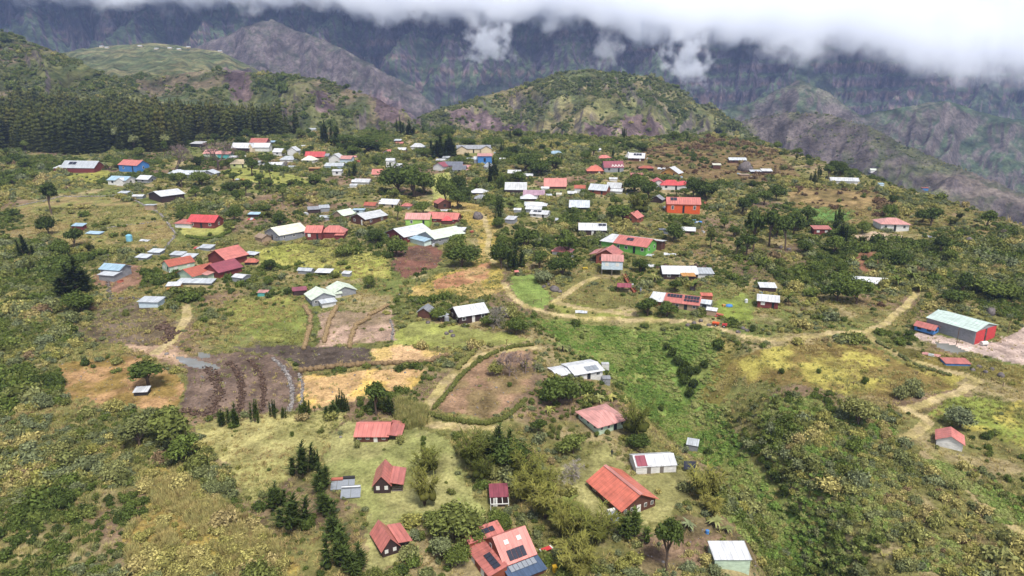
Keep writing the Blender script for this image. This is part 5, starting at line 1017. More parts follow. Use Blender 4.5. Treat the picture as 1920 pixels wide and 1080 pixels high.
 ('banana_plant',204,318,20,26,.4,'banana thicket beside the blue house'),('banana_plant',190,314,18,24,.44,'banana plants between the maroon and blue houses'),('bamboo_clump',560,302+85,24,34,.4,'green banana grove above the scrap shed'),('banana_plant',1055,660,30,36,.4,'banana plants above the low white roofed house'),('tree',1608,800,64,62,.6,'tall yellowish bush above the overgrown slope')]: T(*q[:7])
# ---- clipped bushes, agaves and other small garden plants
def small(name, me, u, v, wp, tone, label, group, hp=None):
    p = P(u, v); s = mpp(p); o = link(name, me); o.location = p; o.rotation_euler = (0, 0, random.uniform(0, 6.28)); o.scale = (wp*s/2, wp*s/2, (hp or wp*.8)*s/1.0); o['tone'] = tone; tag(o, label, name.replace('_', ' '), group); HOUSES.append((p.x, p.y, wp*s/2)); return o
for k, (u, v) in enumerate(((793,826),(793,836),(793,846))): small('clipped_bush', BUSHN[k], u, v, 14, .16, 'clipped dark green bush in a short row below the reed clump', 'clipped bushes in a short row', 10)
for k, (u, v) in enumerate(((1038,792),(1052,786),(1064,783),(1074,778),(1087,774),(1034,804),(1038,812),(1046,816),(1030,818),(1050,806),(1104,820),(1119,819),(1140,815),(1036,822),(1047,824))): small('clipped_bush', BUSHN[k % 4], u, v, 13, .3, 'clipped round bush lining the garden of the pink roofed house', 'clipped bushes round the pink roofed house', 11)
for k, (u, v, w_) in enumerate(((1770,955,30),(1782,985,26),(1812,975,30),(1760,1000,24),(1620,985,26),(1655,1045,26),(1785,1065,26),(1600,1005,22),(1860,990,20),(1640,1062,16),(1500,870,14),(1330,1000,16))): small('agave', ROS[k % 2], u, v, w_, .6, 'spiky yellow green agave on the overgrown slope', 'agaves on the overgrown slope', w_*.45)
for k, (u, v, w_, tn) in enumerate(((955,725,12,.2),(800,785,10,.3),(548,818,12,.2),(1240,770,16,.2),(1465,700,14,.1),(1535,700,12,.2),(1410,622,16,.1),(1708,742,44,.5),(1690,748,34,.5),(1722,746,26,.48),(1620,720,18,.15),(670,840,20,.5),(750,832,22,.56),(640,905,16,.3))): small('shrub', BUSHN[k % 4], u, v, w_, tn, 'separate leafy bush standing in open grass', 'separate bushes in open grass')
# ------------------------------------------------------------------ hedges, walls, furrows
def path_pts(pts, step):
    g = [np.array(P(u, v).xy) for u, v in pts]; out = []
    for a, b in zip(g[:-1], g[1:]):
        n = max(1, int(np.linalg.norm(b-a)/step)); out += [a+(b-a)*k/n for k in range(n)]
    return np.array(out+[g[-1]])
def hedge(name, pts, wd, h, tone, label, cat=None, group=None, mat=LEAF, straw=False, gaps=0, var=.3):
    q = path_pts(pts, wd*.55); f = Fol(int(q[0][0]*7+q[0][1])&0xffff); o3 = np.array((q[0][0], q[0][1], float(zfun(q[:1, 0], q[:1, 1])[0]))); z = zfun(q[:, 0], q[:, 1])
    for (x, y), zz in zip(q, z):
        if gaps and f.r.random() < gaps: continue
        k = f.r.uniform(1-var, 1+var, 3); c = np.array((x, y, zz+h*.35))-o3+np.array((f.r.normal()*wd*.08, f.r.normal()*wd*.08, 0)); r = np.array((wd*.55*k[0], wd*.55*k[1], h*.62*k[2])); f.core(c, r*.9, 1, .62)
        if straw:
            for j in range(14): a = f.r.uniform(0, 6.28); f.blade(c+np.array((math.cos(a)*r[0]*.5, math.sin(a)*r[1]*.5, f.r.uniform(-.1, .4)*h)), (math.cos(a), math.sin(a), f.r.uniform(.3, 1.6)), h*.55, .07, 1.4, 2, f.r.uniform(.7, 1.3))
        else: f.leaves(c, r, 26, .1)
    o = link(name, f.mesh(name, mat)); o.location = o3; o['tone'] = tone; return tag(o, label, cat or name.replace('_', ' '), group)
def clods(name, pts, wd, h, mat, label, cat, n=3, sz=.35, kind=None):
    q = path_pts(pts, .4); f = Fol(int(q[0][0]*11+q[0][1]*3)&0xffff); o3 = np.array((q[0][0], q[0][1], float(zfun(q[:1, 0], q[:1, 1])[0])))
    for x, y in q:
        for j in range(n):
            a, b = x+f.r.normal()*wd*.35, y+f.r.normal()*wd*.35; r = sz*f.r.uniform(.5, 1.4); f.core(np.array((a, b, float(zfun(np.array([a]), np.array([b]))[0])+h*f.r.random()*.5))-o3, (r, r*f.r.uniform(.7, 1.2), r*.7), 1, f.r.uniform(.75, 1.2))
    o = link(name, f.mesh(name, mat)); o.location = o3; return tag(o, label, cat, None, kind)
def stone_mat(name, a, b):
    m, t, o = new_mat(name); bs = node(t, 'ShaderNodeBsdfDiffuse'); t.links.new(bs.outputs[0], o.inputs[0]); n = node(t, 'ShaderNodeTexNoise'); n.inputs['Scale'].default_value = 1.3; n.inputs['Detail'].default_value = 6
    g = node(t, 'ShaderNodeNewGeometry'); t.links.new(g.outputs['Position'], n.inputs['Vector']); cr = node(t, 'ShaderNodeValToRGB'); cr.color_ramp.elements[0].position = .35; cr.color_ramp.elements[1].position = .65; cr.color_ramp.elements[0].color = (*col(*a), 1); cr.color_ramp.elements[1].color = (*col(*b), 1)
    t.links.new(n.outputs[0], cr.inputs[0]); ti = node(t, 'ShaderNodeAttribute', attribute_name='tint'); t.links.new(mul(t, cr.outputs[0], ti.outputs['Fac']), bs.inputs[0]); return m
EARTH = stone_mat('dark_earth', (76, 60, 52), (110, 92, 80)); STONE = stone_mat('stone', (112, 106, 104), (164, 158, 154)); BASALT = stone_mat('boulder_rock', (90, 84, 84), (128, 120, 118))
for pts, lb in ((((571,577),(583,596),(580,620),(570,655)), 'curved straw hedge nearest the pale green house'), (((630,578),(618,603),(607,642)), 'straight straw hedge between its two neighbours'), (((692,598),(668,612),(661,626),(655,652)), 'kinked straw hedge bordering the pale plot'), (((694,592),(726,575)), 'short straw hedge at the top of the meadow')):
    hedge('straw_hedge', pts, 1.5, 1.3, .0, lb, 'hedge', None, STRAW, True, 0, .12)
hedge('reed_hedge', ((566,697),(640,688),(700,684),(760,682),(810,678),(835,668)), 1.8, 1.3, .6, 'long brown reed hedge between the two stubble fields', 'hedge', None, STRAW, True)
hedge('hedge', ((806,778),(830,787),(870,793),(910,797),(945,787),(965,772),(985,752)), 1.2, 1.2, .34, 'curved green hedge along the lower side of the oval field', None, None, LEAF)
hedge('hedge', ((1000,648),(960,652),(925,664),(893,682),(868,702),(848,728),(828,752),(812,770)), 1.2, 1.1, .4, 'scrubby hedge along the track side of the oval field', None, None, LEAF, False, .1)
hedge('hedge', ((890,660),(875,675),(858,692)), 1.6, 1.5, .52, 'bright yellow green hedge beside the grassy track', None, None, LEAF)
hedge('hedge', ((1640,640),(1680,662),(1720,688),(1780,705)), 1.2, .9, .36, 'dark scrubby hedge above the yard', None, None, LEAF, False, .2)
hedge('hedge', ((350,445),(378,450),(410,446),(432,436)), 1.8, 1.5, .2, 'clipped dark hedge below the scarlet roofed house', None, None, LEAF)
hedge('hedge', ((1110,752),(1140,751),(1180,752)), 1.5, 1.2, .3, 'green hedge behind the pink hipped roof', None, None, LEAF)
for k, pts in enumerate((((388,690),(400,702),(408,718),(411,738),(406,758),(396,777)), ((428,680),(442,694),(451,712),(454,734),(452,756),(446,777)), ((468,676),(482,690),(491,708),(495,730),(494,752),(488,772)), ((512,672),(530,688),(542,708),(548,732),(548,754),(542,772)))):
    clods('earth_bank', pts, (2.0, 1.3, .9, .7)[k], .5, EARTH if k < 3 else STONE, ('broad dark bank between the ploughed strips', 'second dark bank across the ploughed strips', 'narrow dark bank across the ploughed strips', 'stony bank at the outer ploughed strip')[k], 'earth bank', 6, .26)
clods('earth_bank', ((345,768),(370,777),(400,779)), 1.6, .6, EARTH, 'short dark bank at the foot of the ploughed strips', 'earth bank', 3, .4)
clods('stone_wall', ((560,700),(568,720),(566,750),(562,770)), .6, .5, STONE, 'low stone wall between terraces and yellow field', 'stone wall', 3, .22)
clods('stone_wall', ((30,388),(120,368),(230,366),(300,400),(330,440),(310,466)), .6, .5, STONE, 'low stone wall along the upper edge of the pasture', 'stone wall', 2, .32)
clods('stone_wall', ((120,440),(200,428),(290,416)), .5, .4, STONE, 'broken stone wall crossing the pasture', 'stone wall', 1, .3)
clods('stone_wall', ((735,640),(737,618),(732,600)), .5, .5, STONE, 'stone edging beside the barn lawn', 'stone wall', 2, .28)
clods('stone_wall', ((200,480),(205,560),(300,560)), 1.2, .5, BASALT, 'line of tumbled stones below the earth mound', 'stone wall', 1, .4)
clods('earth_bank', ((1240,500),(1290,505),(1330,500)), 3, .8, EARTH, 'heap of dug brown earth above the wide white roof', 'earth bank', 4, .6)
clods('earth_bank', ((300,610),(325,625),(310,640)), 2.5, .7, EARTH, 'dark dug soil heap above the water pools', 'earth bank', 4, .5)
for k, (u, v, w_) in enumerate(((1262,668,22),(1270,684,24),(1282,696,26),(1290,708,28),(1284,720,26),(1298,728,26),(1276,706,22),(1292,744,24),(1308,700,20),(1250,655,18),(1322,690,20),(1400,838,24),(1418,852,26),(1440,880,24),(1456,905,26),(1470,930,28),(1428,868,20),(1490,965,26))): small('shrub', BUSHN[k % 4], u, v, w_, .05, 'dark leafy shrub added as shade in the bottom of the ravine', 'dark shrubs added as shade in the ravine bottom')  # dark shrubs added along the bottom as shade, so the ravine looks deeper
# ---- boulders and stones
def boulder(u, v, wp, hp, label, group=None, mat=BASALT):
    p = P(u, v); s = mpp(p); f = Fol(int(u*3+v)); V, Fc = ICO[2]; k = 1+.3*(f.r.random((len(V), 1))-.5); f.add(V*k, Fc, .9+.2*f.r.random(len(Fc))); o = link('boulder', f.mesh('boulder', mat)); o.location = p + Vector((0, wp*s*.4, hp*s*.25)); o.scale = (wp*s/2, wp*s/2, hp*s*.75); o.rotation_euler = (0, 0, f.r.uniform(0, 6)); tag(o, label, 'boulder', group); HOUSES.append((p.x, p.y, wp*s/2))
boulder(896,412,19,15,'big dark boulder on the dry yellow slope'); boulder(1401,322,28,18,'huge grey boulder between two sheds on the brown hill'); boulder(1040,547,18,10,'grey boulder by the footpath under the stilt house'); boulder(1861,592,16,14,'pale round boulder on the slope above the barn'); boulder(1880,708,12,9,'grey boulder on a post like base near the fence end'); boulder(532,312,13,9,'round grey bush like boulder below the white walled house'); boulder(1822,454,14,8,'pale boulder on the open right slope'); boulder(1300,545,12,7,'boulder in the garden above the solar panel house')
for u, v in ((1030,536),(1020,540),(1050,549),(1290,612),(1302,608),(1315,604),(1385,625),(1394,618),(1402,622),(1330,612),(1850,700),(1862,695),(1838,690),(1826,697),(1480,470),(1465,466),(837,628),(845,624),(849,632),(802,607)): boulder(u, v, 9, 5, 'small grey rock lying in the open', 'small grey rocks in the open')
# ---- equipment
def at_px(u, v, rz=0, name='x', label='', cat=None, group=None, lift=0):
    p = P(u, v); p.z += lift; o = empty(name, p, R(rz)); tag(o, label, cat or name.replace('_', ' '), group); HOUSES.append((p.x, p.y, .8)); return o
def heater(u, v, rz, lb, k, tank):
    o = at_px(u, v, rz, 'solar_water_heater', lb, 'solar heater', None); w2 = 1.15*k
    for j in (-1, 1): m = MB(); m.slab([(min(0, j*w2)+.03, .9, 1.0), (max(0, j*w2)-.03, .9, 1.0), (max(0, j*w2)-.03, -.9, .15), (min(0, j*w2)+.03, -.9, .15)], .1); m.build('collector', PANELG, o)
    m = MB(); m.cyl((-w2*.95, 1.0, 1.2), (w2*.95, 1.0, 1.2), .32, k=14); m.build('tank', tank, o)
    m = MB()
    for x in (-w2*.9, w2*.9): m.box(x-.04, x+.04, .95, 1.03, -.3, 1.0); m.box(x-.04, x+.04, -.9, -.82, -.3, .1)
    m.build('stand', METAL, o)
heater(632,914,6,'water heater with a rusty orange tank, first of the three on the grass',1,paint('rust','trim')); heater(654,911,6,'water heater with a black tank, middle of the three on the grass',1,paint('black','trim')); heater(658,929,6,'wider water heater with a silver tank, lowest of the three on the grass',1.6,METAL); heater(1152,973,25,'single water heater with white tank at the corner of the timber house',.8,FRAME)
for k, (u, lb) in enumerate(((1287,'upright dark solar panel on a stand nearer the whitewashed shed'),(1298,'upright dark solar panel on a stand nearer the bamboo'))):
    o = at_px(u, 884, -6, 'solar_panel_stand', lb, 'solar panel'); m = MB(); m.slab([(-.62, .35, 2.1), (.62, .35, 2.1), (.62, -.35, .7), (-.62, -.35, .7)], .06); m.build('panel', PANEL, o); m = MB(); m.box(-.5, -.42, .2, .28, -.3, 1.8); m.box(.42, .5, .2, .28, -.3, 1.8); m.build('leg', METAL, o)
o = at_px(1190, 549, 0, 'slide', 'long red wooden slide running down from the stilt house'); a = P(1169, 523)-o.location; a.z += 1.4
d = a.xy.normalized(); n_ = Vector((-d.y, d.x)); m = MB(); e = lambda t_, q, z: (a.x*t_+n_.x*q, a.y*t_+n_.y*q, a.z*t_**1.4+.2+z)
for i in range(6): t0, t1 = i/6, (i+1)/6; m.slab([e(t0, -.55, 0), e(t0, .55, 0), e(t1, .55, 0), e(t1, -.55, 0)], .1)
m.build('chute', paint('brick', 'trim'), o)
for sg in (-1, 1):
    m = MB()
    for i in range(6): t0, t1 = i/6, (i+1)/6; m.slab([e(t0, sg*.55-.05, .5), e(t0, sg*.55+.05, .5), e(t1, sg*.55+.05, .5), e(t1, sg*.55-.05, .5)], .5)
    m.build('side_board', paint('brick', 'trim'), o)
def tank(u, v, wp, hp, cn, lb):
    o = at_px(u, v, 0, 'water_tank', lb); s = mpp(o.location); r = wp*s/2; h = hp*s; m = MB(); m.cyl((0, 0, -.3), (0, 0, h*.85), r, k=18); m.build('body', paint(cn, 'trim'), o); m = MB(); m.cyl((0, 0, h*.85), (0, 0, h), r, r*.4, k=18); m.build('lid', paint(cn, 'trim'), o)
tank(243,452,11,13,'sky','bright blue water tank on the pasture'); tank(838,605,9,14,'wgrey','grey water tank at the gable of the dark barn'); tank(1399,567,6,7,'white','small white barrel in front of the red walled cabin'); tank(1330,574,5,6,'blue','small blue barrel beside the grey block hut'); tank(1326,1000,7,8,'blue','dark blue barrel beside the agave clump')
o = at_px(1040, 1072, 20, 'waste_bin', 'bright yellow bin beside the big solar roof', 'bin'); m = MB(); m.box(-.3, .3, -.3, .3, 0, 1.0); m.build('body', plain('yellow_plastic', (236, 186, 40)), o); m = MB(); m.slab([(-.34, .36, 1.12), (.34, .36, 1.12), (.34, -.36, 1.02), (-.34, -.36, 1.02)], .06); m.build('lid', plain('yellow_plastic', (236, 186, 40)), o)
o = at_px(1024, 1036, 30, 'table', 'red and white garden table on the terrace of the solar roof'); m = MB(); m.box(-.9, .9, -.45, .45, .7, .76); m.build('tabletop', paint('door', 'trim'), o)
for x in (-1, 1):
    m = MB(); m.box(x*1.0-.12, x*1.0+.12, -.47, .47, .765, .78); m.build('stripe', FRAME, o)
    for y in (-.38, .38): m = MB(); m.box(x*.8-.04, x*.8+.04, y-.04, y+.04, -.1, .7); m.build('leg', POST, o)
o = at_px(1097, 505, 10, 'picnic_table', 'yellow picnic table with benches by the red brown cabin', 'picnic table'); YL = plain('yellow_paint', (232, 200, 60)); m = MB(); m.box(-.9, .9, -.4, .4, .7, .76); m.build('tabletop', YL, o)
for y in (-.75, .75): m = MB(); m.box(-.9, .9, y-.14, y+.14, .4, .45); m.build('bench', YL, o)
for x in (-.7, .7): m = MB(); m.box(x-.05, x+.05, -.75, .75, .32, .4); m.box(x-.05, x+.05, -.3, -.2, -.1, .7); m.box(x-.05, x+.05, .2, .3, -.1, .7); m.build('trestle', YL, o)
o = at_px(1201, 552, 0, 'parasol', 'closed grey parasol beside the open wooden shelter'); m = MB(); m.cyl((0, 0, -.2), (0, 0, 2.6), .04); m.build('pole', METAL, o); m = MB(); m.cyl((0, 0, .9), (0, 0, 1.5), .14, .28, 12); m.cyl((0, 0, 1.5), (0, 0, 2.6), .28, .05, 12); m.build('canopy', plain('grey_cloth', (150, 152, 166)), o)
# red garden tractor with a trailer
o = at_px(1350, 612, -25, 'garden_tractor', 'red two wheeled garden tractor with an orange trailer', 'tractor'); RD_ = paint('door', 'trim'); OR_ = paint('orangew', 'trim'); TY = plain('tyre', (44, 42, 42), .9)
m = MB(); m.box(.6, 1.9, -.35, .35, .45, 1.0); m.box(1.5, 1.95, -.28, .28, 1.0, 1.15); m.build('hood', RD_, o); m = MB(); m.prism([(-.5, .5), (.5, .5), (.75, 1.05), (-.75, 1.05)], 'x', -2.2, -.3); m.build('trailer_box', OR_, o); m = MB(); m.box(-.3, .6, -.05, .05, .45, .55); m.cyl((.5, -.3, 1.25), (.5, .3, 1.25), .03); m.cyl((.7, 0, .9), (.5, 0, 1.25), .03); m.build('handlebar', METAL, o)
for x in (1.2, -1.2):
    for y in (-1, 1): m = MB(); m.cyl((x, y*.5, .35), (x, y*.68, .35), .38, k=14); w_ = m.build('wheel', TY, o); m = MB(); m.cyl((x, y*.69, .35), (x, y*.7, .35), .16, k=10); m.build('hub', FRAME, w_)
o = at_px(1366, 574, 15, 'covered_pile', 'pile of goods under a bright blue tarpaulin', 'tarpaulin pile'); f = Fol(9); V, Fc = ICO[2]; V = V*(1+.25*(f.r.random((len(V), 1))-.5)); V[:, 2] = np.clip(V[:, 2], -.4, .55); f.add(V*np.array((1.3, .8, 1.1)), Fc, 1.); q = link('tarpaulin', f.mesh('tarpaulin', paint('blue', 'trim')), o); m = MB(); m.box(-2.1, -1.2, -.4, .5, 0, .7); m.build('crate', paint('ochre', 'trim'), o)
def sheet(u, v, wp, dp, rz, cn, lb, hp=4, kind='roofing_sheet', n=3):
    """a few sheets or boxes of scrap leaning and lying together as one heap"""
    p = P(u, v); s = mpp(p); o = at_px(u, v, rz, kind, lb); rr = random.Random(int(u*7+v)); W, D_, h = wp*s, dp*s, hp*s
    for k in range(n):
        x = W*((k+.5)/n-.5); z = h*rr.uniform(.35, .9); m = MB(); m.slab([(x-W/n*.55, D_/2, z), (x+W/n*.55, D_/2, z*rr.uniform(.8, 1.1)), (x+W/n*.5, -D_/2, z*rr.uniform(.2, .6)), (x-W/n*.5, -D_/2, z*rr.uniform(.2, .5))], .08); m.build('sheet', paint(cn if k % 3 != 1 else 'steel', 'roof'), o)
    m = MB(); m.box(-W*.3, W*.3, -D_*.3, D_*.3, -.5, h*.25); m.build('rack', RAIL, o)
for q in ((271,452,18,10,-5,'white','heap of white sheets on the pasture edge'),(372,466,18,9,0,'bright','heap of red and white scrap below the scarlet roofed house'),(1240,318,14,9,-20,'white','white tarpaulin sheltering a heap of gear'),(1212,499,34,12,-8,'white','row of white beehive like boxes beside the stilt house'),(1746,666,30,10,-30,'pink','bent pinkish sheet of roofing by the yard'),(835,396,20,6,-5,'white','white car shaped heap below the red roofed brown hut'),(1345,592,14,8,20,'bright','red garden gear beside the tan hut'),(1052,413,22,12,-8,'steel','scrap of bright tin beside the white compound'),(1256,478,22,10,-12,'white','white water tanks and sheets beside the green house'),(1218,480,16,9,-12,'steel','grey tin sheets stacked behind the green house'),(446,338,24,5,-3,'ochre','ochre boards on the grass below the yellow house'),(1294,415,22,6,-5,'sky','light blue drums before the vivid orange house'),(1308,418,16,6,-5,'blue','blue and red gear before the vivid orange house'),(1090,586,22,10,-5,'white','white boxes on a black trailer beside the ridge path'),(472,412,14,8,0,'bright','red and white scrap beside the open shed'),(1655,445,9,6,0,'slate','dark panel lying on the bare pad'),(1738,445,16,6,-20,'slate','slate blue panel below the bare pad')): sheet(*q)
def pole(u, v, hp, lb, group=None):
    p = P(u, v); s = mpp(p); o = link('pole', None) if False else at_px(u, v, 0, 'pole', lb, 'pole', group); m = MB(); m.cyl((0, 0, -.4), (0, 0, hp*s), .09, .06, 7); m.build('shaft', POST, o); m = MB(); m.box(-.5, .5, -.05, .05, hp*s*.9, hp*s*.9+.1); m.build('crossbar', POST, o)
pole(1793,646,34,'thin pole standing in the yard beside the barn'); pole(1889,626,26,'thin pole at the corner of the barn yard'); pole(1001,510,48,'bare pole above the bright green lawn'); pole(731,779,10,'short grey post beside the wooden cottage'); pole(950,646,10,'pale gate post at the top of the track')
def fence(pts, h, step, lb, rail=True):
    q = path_pts(pts, step); z = zfun(q[:, 0], q[:, 1]); o = empty('fence', (q[0][0], q[0][1], z[0])); tag(o, lb, 'fence'); P3 = [Vector((a[0]-q[0][0], a[1]-q[0][1], b-z[0])) for a, b in zip(q, z)]
    for p in P3: m = MB(); m.box(p.x-.06, p.x+.06, p.y-.06, p.y+.06, p.z-.4, p.z+h); m.build('post', POST, o)
    m = MB()
    for a, b in zip(P3[:-1], P3[1:]):
        for k in ((.45, .9) if rail else (.95,)): m.cyl(a+Vector((0, 0, h*k)), b+Vector((0, 0, h*k)), .035, k=5)
    m.build('rail', POST, o)
fence(((1838,706),(1858,716),(1880,726)), 1.3, 2.2, 'dark post fence at the end of the ridge path'); fence(((1152,562),(1180,568),(1205,574)), 1.1, 1.6, 'brown rail fence below the open wooden shelter'); fence(((1000,570),(1030,562),(1080,568),(1140,574)), 1.1, 3, 'thin wire fence along the green bank', False); fence(((1284,598),(1298,601),(1312,605)), 1.1, 1.3, 'wooden garden gate fence by the ridge path'); fence(((1580,727),(1640,712),(1700,740)), .9, 3.2, 'sparse wire fence on the yellow brown meadow', False); fence(((820,655),(850,650),(880,645)), 1., 3, 'wire fence along the lower barn lawn', False); fence(((560,775),(620,772),(660,762)), 1., 3.4, 'wire fence along the top of the dry meadow', False)
# small covered noticeboard on the green lawn, white fuel tank in the yard
o = at_px(968, 517, 20, 'noticeboard', 'tiny red roofed noticeboard at the edge of the green lawn'); m = MB(); m.box(-.08, .08, -.08, .08, -.3, 1.5); m.build('post', POST, o); m = MB(); m.slab([(-.8, .0, 2.0), (.8, .0, 2.0), (.8, -.7, 1.5), (-.8, -.7, 1.5)], .06); m.slab([(.8, 0, 2.0), (-.8, 0, 2.0), (-.8, .7, 1.5), (.8, .7, 1.5)], .06); m.build('roof', paint('red', 'roof'), o)
o = at_px(1844, 648, 10, 'fuel_tank', 'white fuel tank lying before the red barn doors'); m = MB(); m.cyl((-.9, 0, .7), (.9, 0, .7), .6, k=16); m.build('body', FRAME, o)
for x in (-.6, .6): m = MB(); m.box(x-.1, x+.1, -.5, .5, -.2, .35); m.build('cradle', METAL, o)
# ---- the person on the grass above the timber house
def person(u, v):
    p = P(u, v); bm = bmesh.new(); sk = bm.verts.layers.skin.verify(); nodes = {}
    def vt(n, co, r): q = bm.verts.new(co); q[sk].radius = (r, r*.8); nodes[n] = q; return q
    J = [('pelvis',(0,0,.95),.16),('waist',(0,0,1.1),.14),('chest',(0,-.02,1.32),.17),('neck',(0,0,1.5),.065),('head0',(0,-.02,1.58),.085),('head1',(0,-.02,1.7),.095),
         ('hipL',(.1,0,.88),.1),('kneeL',(.12,-.05,.5),.07),('ankL',(.12,.06,.09),.05),('toeL',(.13,-.12,.04),.04),('hipR',(-.1,0,.88),.1),('kneeR',(-.11,.02,.5),.07),('ankR',(-.12,.0,.09),.05),('toeR',(-.13,-.18,.04),.04),
         ('shL',(.19,0,1.42),.07),('elL',(.26,.03,1.14),.05),('wrL',(.25,-.08,.9),.035),('haL',(.25,-.1,.83),.04),('shR',(-.19,0,1.42),.07),('elR',(-.27,.0,1.15),.05),('wrR',(-.2,-.18,1.02),.035),('haR',(-.17,-.24,1.0),.04)]
    for n, c, r in J: vt(n, c, r)
    for a, b in ('pelvis waist','waist chest','chest neck','neck head0','head0 head1','pelvis hipL','hipL kneeL','kneeL ankL','ankL toeL','pelvis hipR','hipR kneeR','kneeR ankR','ankR toeR','chest shL','shL elL','elL wrL','wrL haL','chest shR','shR elR','elR wrR','wrR haR') and [q.split() for q in ('pelvis waist','waist chest','chest neck','neck head0','head0 head1','pelvis hipL','hipL kneeL','kneeL ankL','ankL toeL','pelvis hipR','hipR kneeR','kneeR ankR','ankR toeR','chest shL','shL elL','elL wrL','wrL haL','chest shR','shR elR','elR wrR','wrR haR')]: bm.edges.new((nodes[a], nodes[b]))
    for sd, b0 in ((1, 'haL'), (-1, 'haR')):
        h = nodes[b0].co
        for k in range(5):
            a = nodes[b0]; off = Vector(((k-2)*.016, -.012*(k == 0), 0))
            for j in range(2): c = h+off*(1.4+j*.2)+Vector((0, -.02*j, -(.035+.03*j)*(1.15-.1*abs(k-2)))); q = bm.verts.new(c); q[sk].radius = (.009, .009); bm.edges.new((a, q)); a = q
    nodes['pelvis'][sk].use_root = True
    me = bpy.data.meshes.new('body'); bm.to_mesh(me); bm.free(); root = empty('person', p, R(140)); tag(root, 'person in dark clothes standing on the grass above the timber house', 'person')
    o = link('body', me, root); o.modifiers.new('skin', 'SKIN'); sd = o.modifiers.new('sub', 'SUBSURF'); sd.levels = sd.render_levels = 1; me.materials.append(plain('dark_clothes', (38, 44, 52), .9))
    m = MB(); V, Fc = ICO[2]; m.v = [tuple(q*np.array((.105, .115, .11))+np.array((0, .0, 1.71))) for q in V]; m.f = [tuple(q) for q in Fc if V[q].mean(0)[2] > -.1 or V[q].mean(0)[1] > .3]; m.build('hair', plain('dark_hair', (34, 28, 26), .8), root)
    m = MB(); m.v = [tuple(q*np.array((.085, .04, .1))+np.array((0, -.1, 1.65))) for q in V]; m.f = [tuple(q) for q in Fc]; m.build('face', plain('skin', (128, 92, 72), .7), root)
person(1147, 857)
# ------------------------------------------------------------------ scattered growth
ZONES = [(gpoly(p), k) for p, k in [
 (G((-60,440),(110,470),(190,560),(150,640),(110,690),(130,760),(-60,790)), 1.0), (G((-60,800),(230,765),(365,795),(420,880),(450,950),(560,1095),(-60,1095)), .6),
 (G((1330,765),(1500,745),(1690,770),(1720,860),(1930,900),(1930,1095),(1440,1095),(1330,940)), .5), (G((1400,480),(1700,455),(1930,460),(1930,600),(1700,580),(1600,540),(1500,560)), .9), (G((420,255),(760,250),(760,300),(640,300),(430,270)), .9), (G((760,255),(1200,250),(1420,262),(1450,280),(1000,290)), .8), (G((-60,290),(160,300),(100,360),(-60,400)), .9)]]
HX = np.array(HOUSES+TREES)
def clear(x, y, pad=.4):
    ok = np.ones(x.shape, bool)
    for a, b, r in HOUSES: ok &= (x-a)**2+(y-b)**2 > (r*.92+pad)**2
    return ok
def zone(x, y):
    v = np.zeros(x.shape)
    for pl, k in ZONES: v = np.where(inside(x, y, pl), k, v)
    return v
def sample(n, y0, y1, tm=.98):
    y = np.sqrt(rng.uniform(y0*y0, y1*y1, n)); t = rng.uniform(-tm, tm, n)
    tmx = np.where(y > 200, .80, .98); y, t = y[np.abs(t) < tmx], t[np.abs(t) < tmx]; return t*y, y
def stuff(name, label, cat, pts, sc, tone, protos, mats=None):
    pid = rng.integers(0, len(protos), len(pts)); me = bpy.data.meshes.new(name); me.vertices.add(len(pts)); me.vertices.foreach_set('co', np.asarray(pts, np.float32).ravel())
    for nm, ty, v in (('sc', 'FLOAT_VECTOR', sc), ('rot', 'FLOAT_VECTOR', np.stack([rng.normal(0, .12, len(pts)), rng.normal(0, .12, len(pts)), rng.uniform(0, 6.28, len(pts))], 1)), ('tone', 'FLOAT', tone), ('pid', 'INT', pid)):
        a = me.attributes.new(nm, ty, 'POINT'); a.data.foreach_set('vector' if ty == 'FLOAT_VECTOR' else 'value', np.asarray(v, np.int32 if ty == 'INT' else np.float32).ravel())
    o = link(name, me); tag(o, label, cat, None, 'stuff')
    g = bpy.data.node_groups.new(name+'_scatter', 'GeometryNodeTree'); g.interface.new_socket('Geometry', in_out='INPUT', socket_type='NodeSocketGeometry'); g.interface.new_socket('Geometry', in_out='OUTPUT', socket_type='NodeSocketGeometry')
    L = g.links.new; gi = g.nodes.new('NodeGroupInput'); go = g.nodes.new('NodeGroupOutput'); ip = g.nodes.new('GeometryNodeInstanceOnPoints'); jn = g.nodes.new('GeometryNodeJoinGeometry')
    for pm in protos:
        po = bpy.data.objects.new(name+'_plant', pm); oi = g.nodes.new('GeometryNodeObjectInfo'); oi.inputs['Object'].default_value = po; oi.inputs['As Instance'].default_value = False
        ti = g.nodes.new('GeometryNodeGeometryToInstance'); L(oi.outputs['Geometry'], ti.inputs[0]); L(ti.outputs[0], jn.inputs[0])
    def na(nm, ty):
        n = g.nodes.new('GeometryNodeInputNamedAttribute'); n.data_type = ty; n.inputs[0].default_value = nm; return [q for q in n.outputs if q.enabled and q.name == 'Attribute'][0]
    L(gi.outputs[0], ip.inputs['Points']); L(jn.outputs[0], ip.inputs['Instance']); ip.inputs['Pick Instance'].default_value = True
    L(na('pid', 'INT'), ip.inputs['Instance Index']); L(na('rot', 'FLOAT_VECTOR'), ip.inputs['Rotation']); L(na('sc', 'FLOAT_VECTOR'), ip.inputs['Scale']); L(ip.outputs[0], go.inputs[0])
    md = o.modifiers.new('scatter', 'NODES'); md.node_group = g; return o
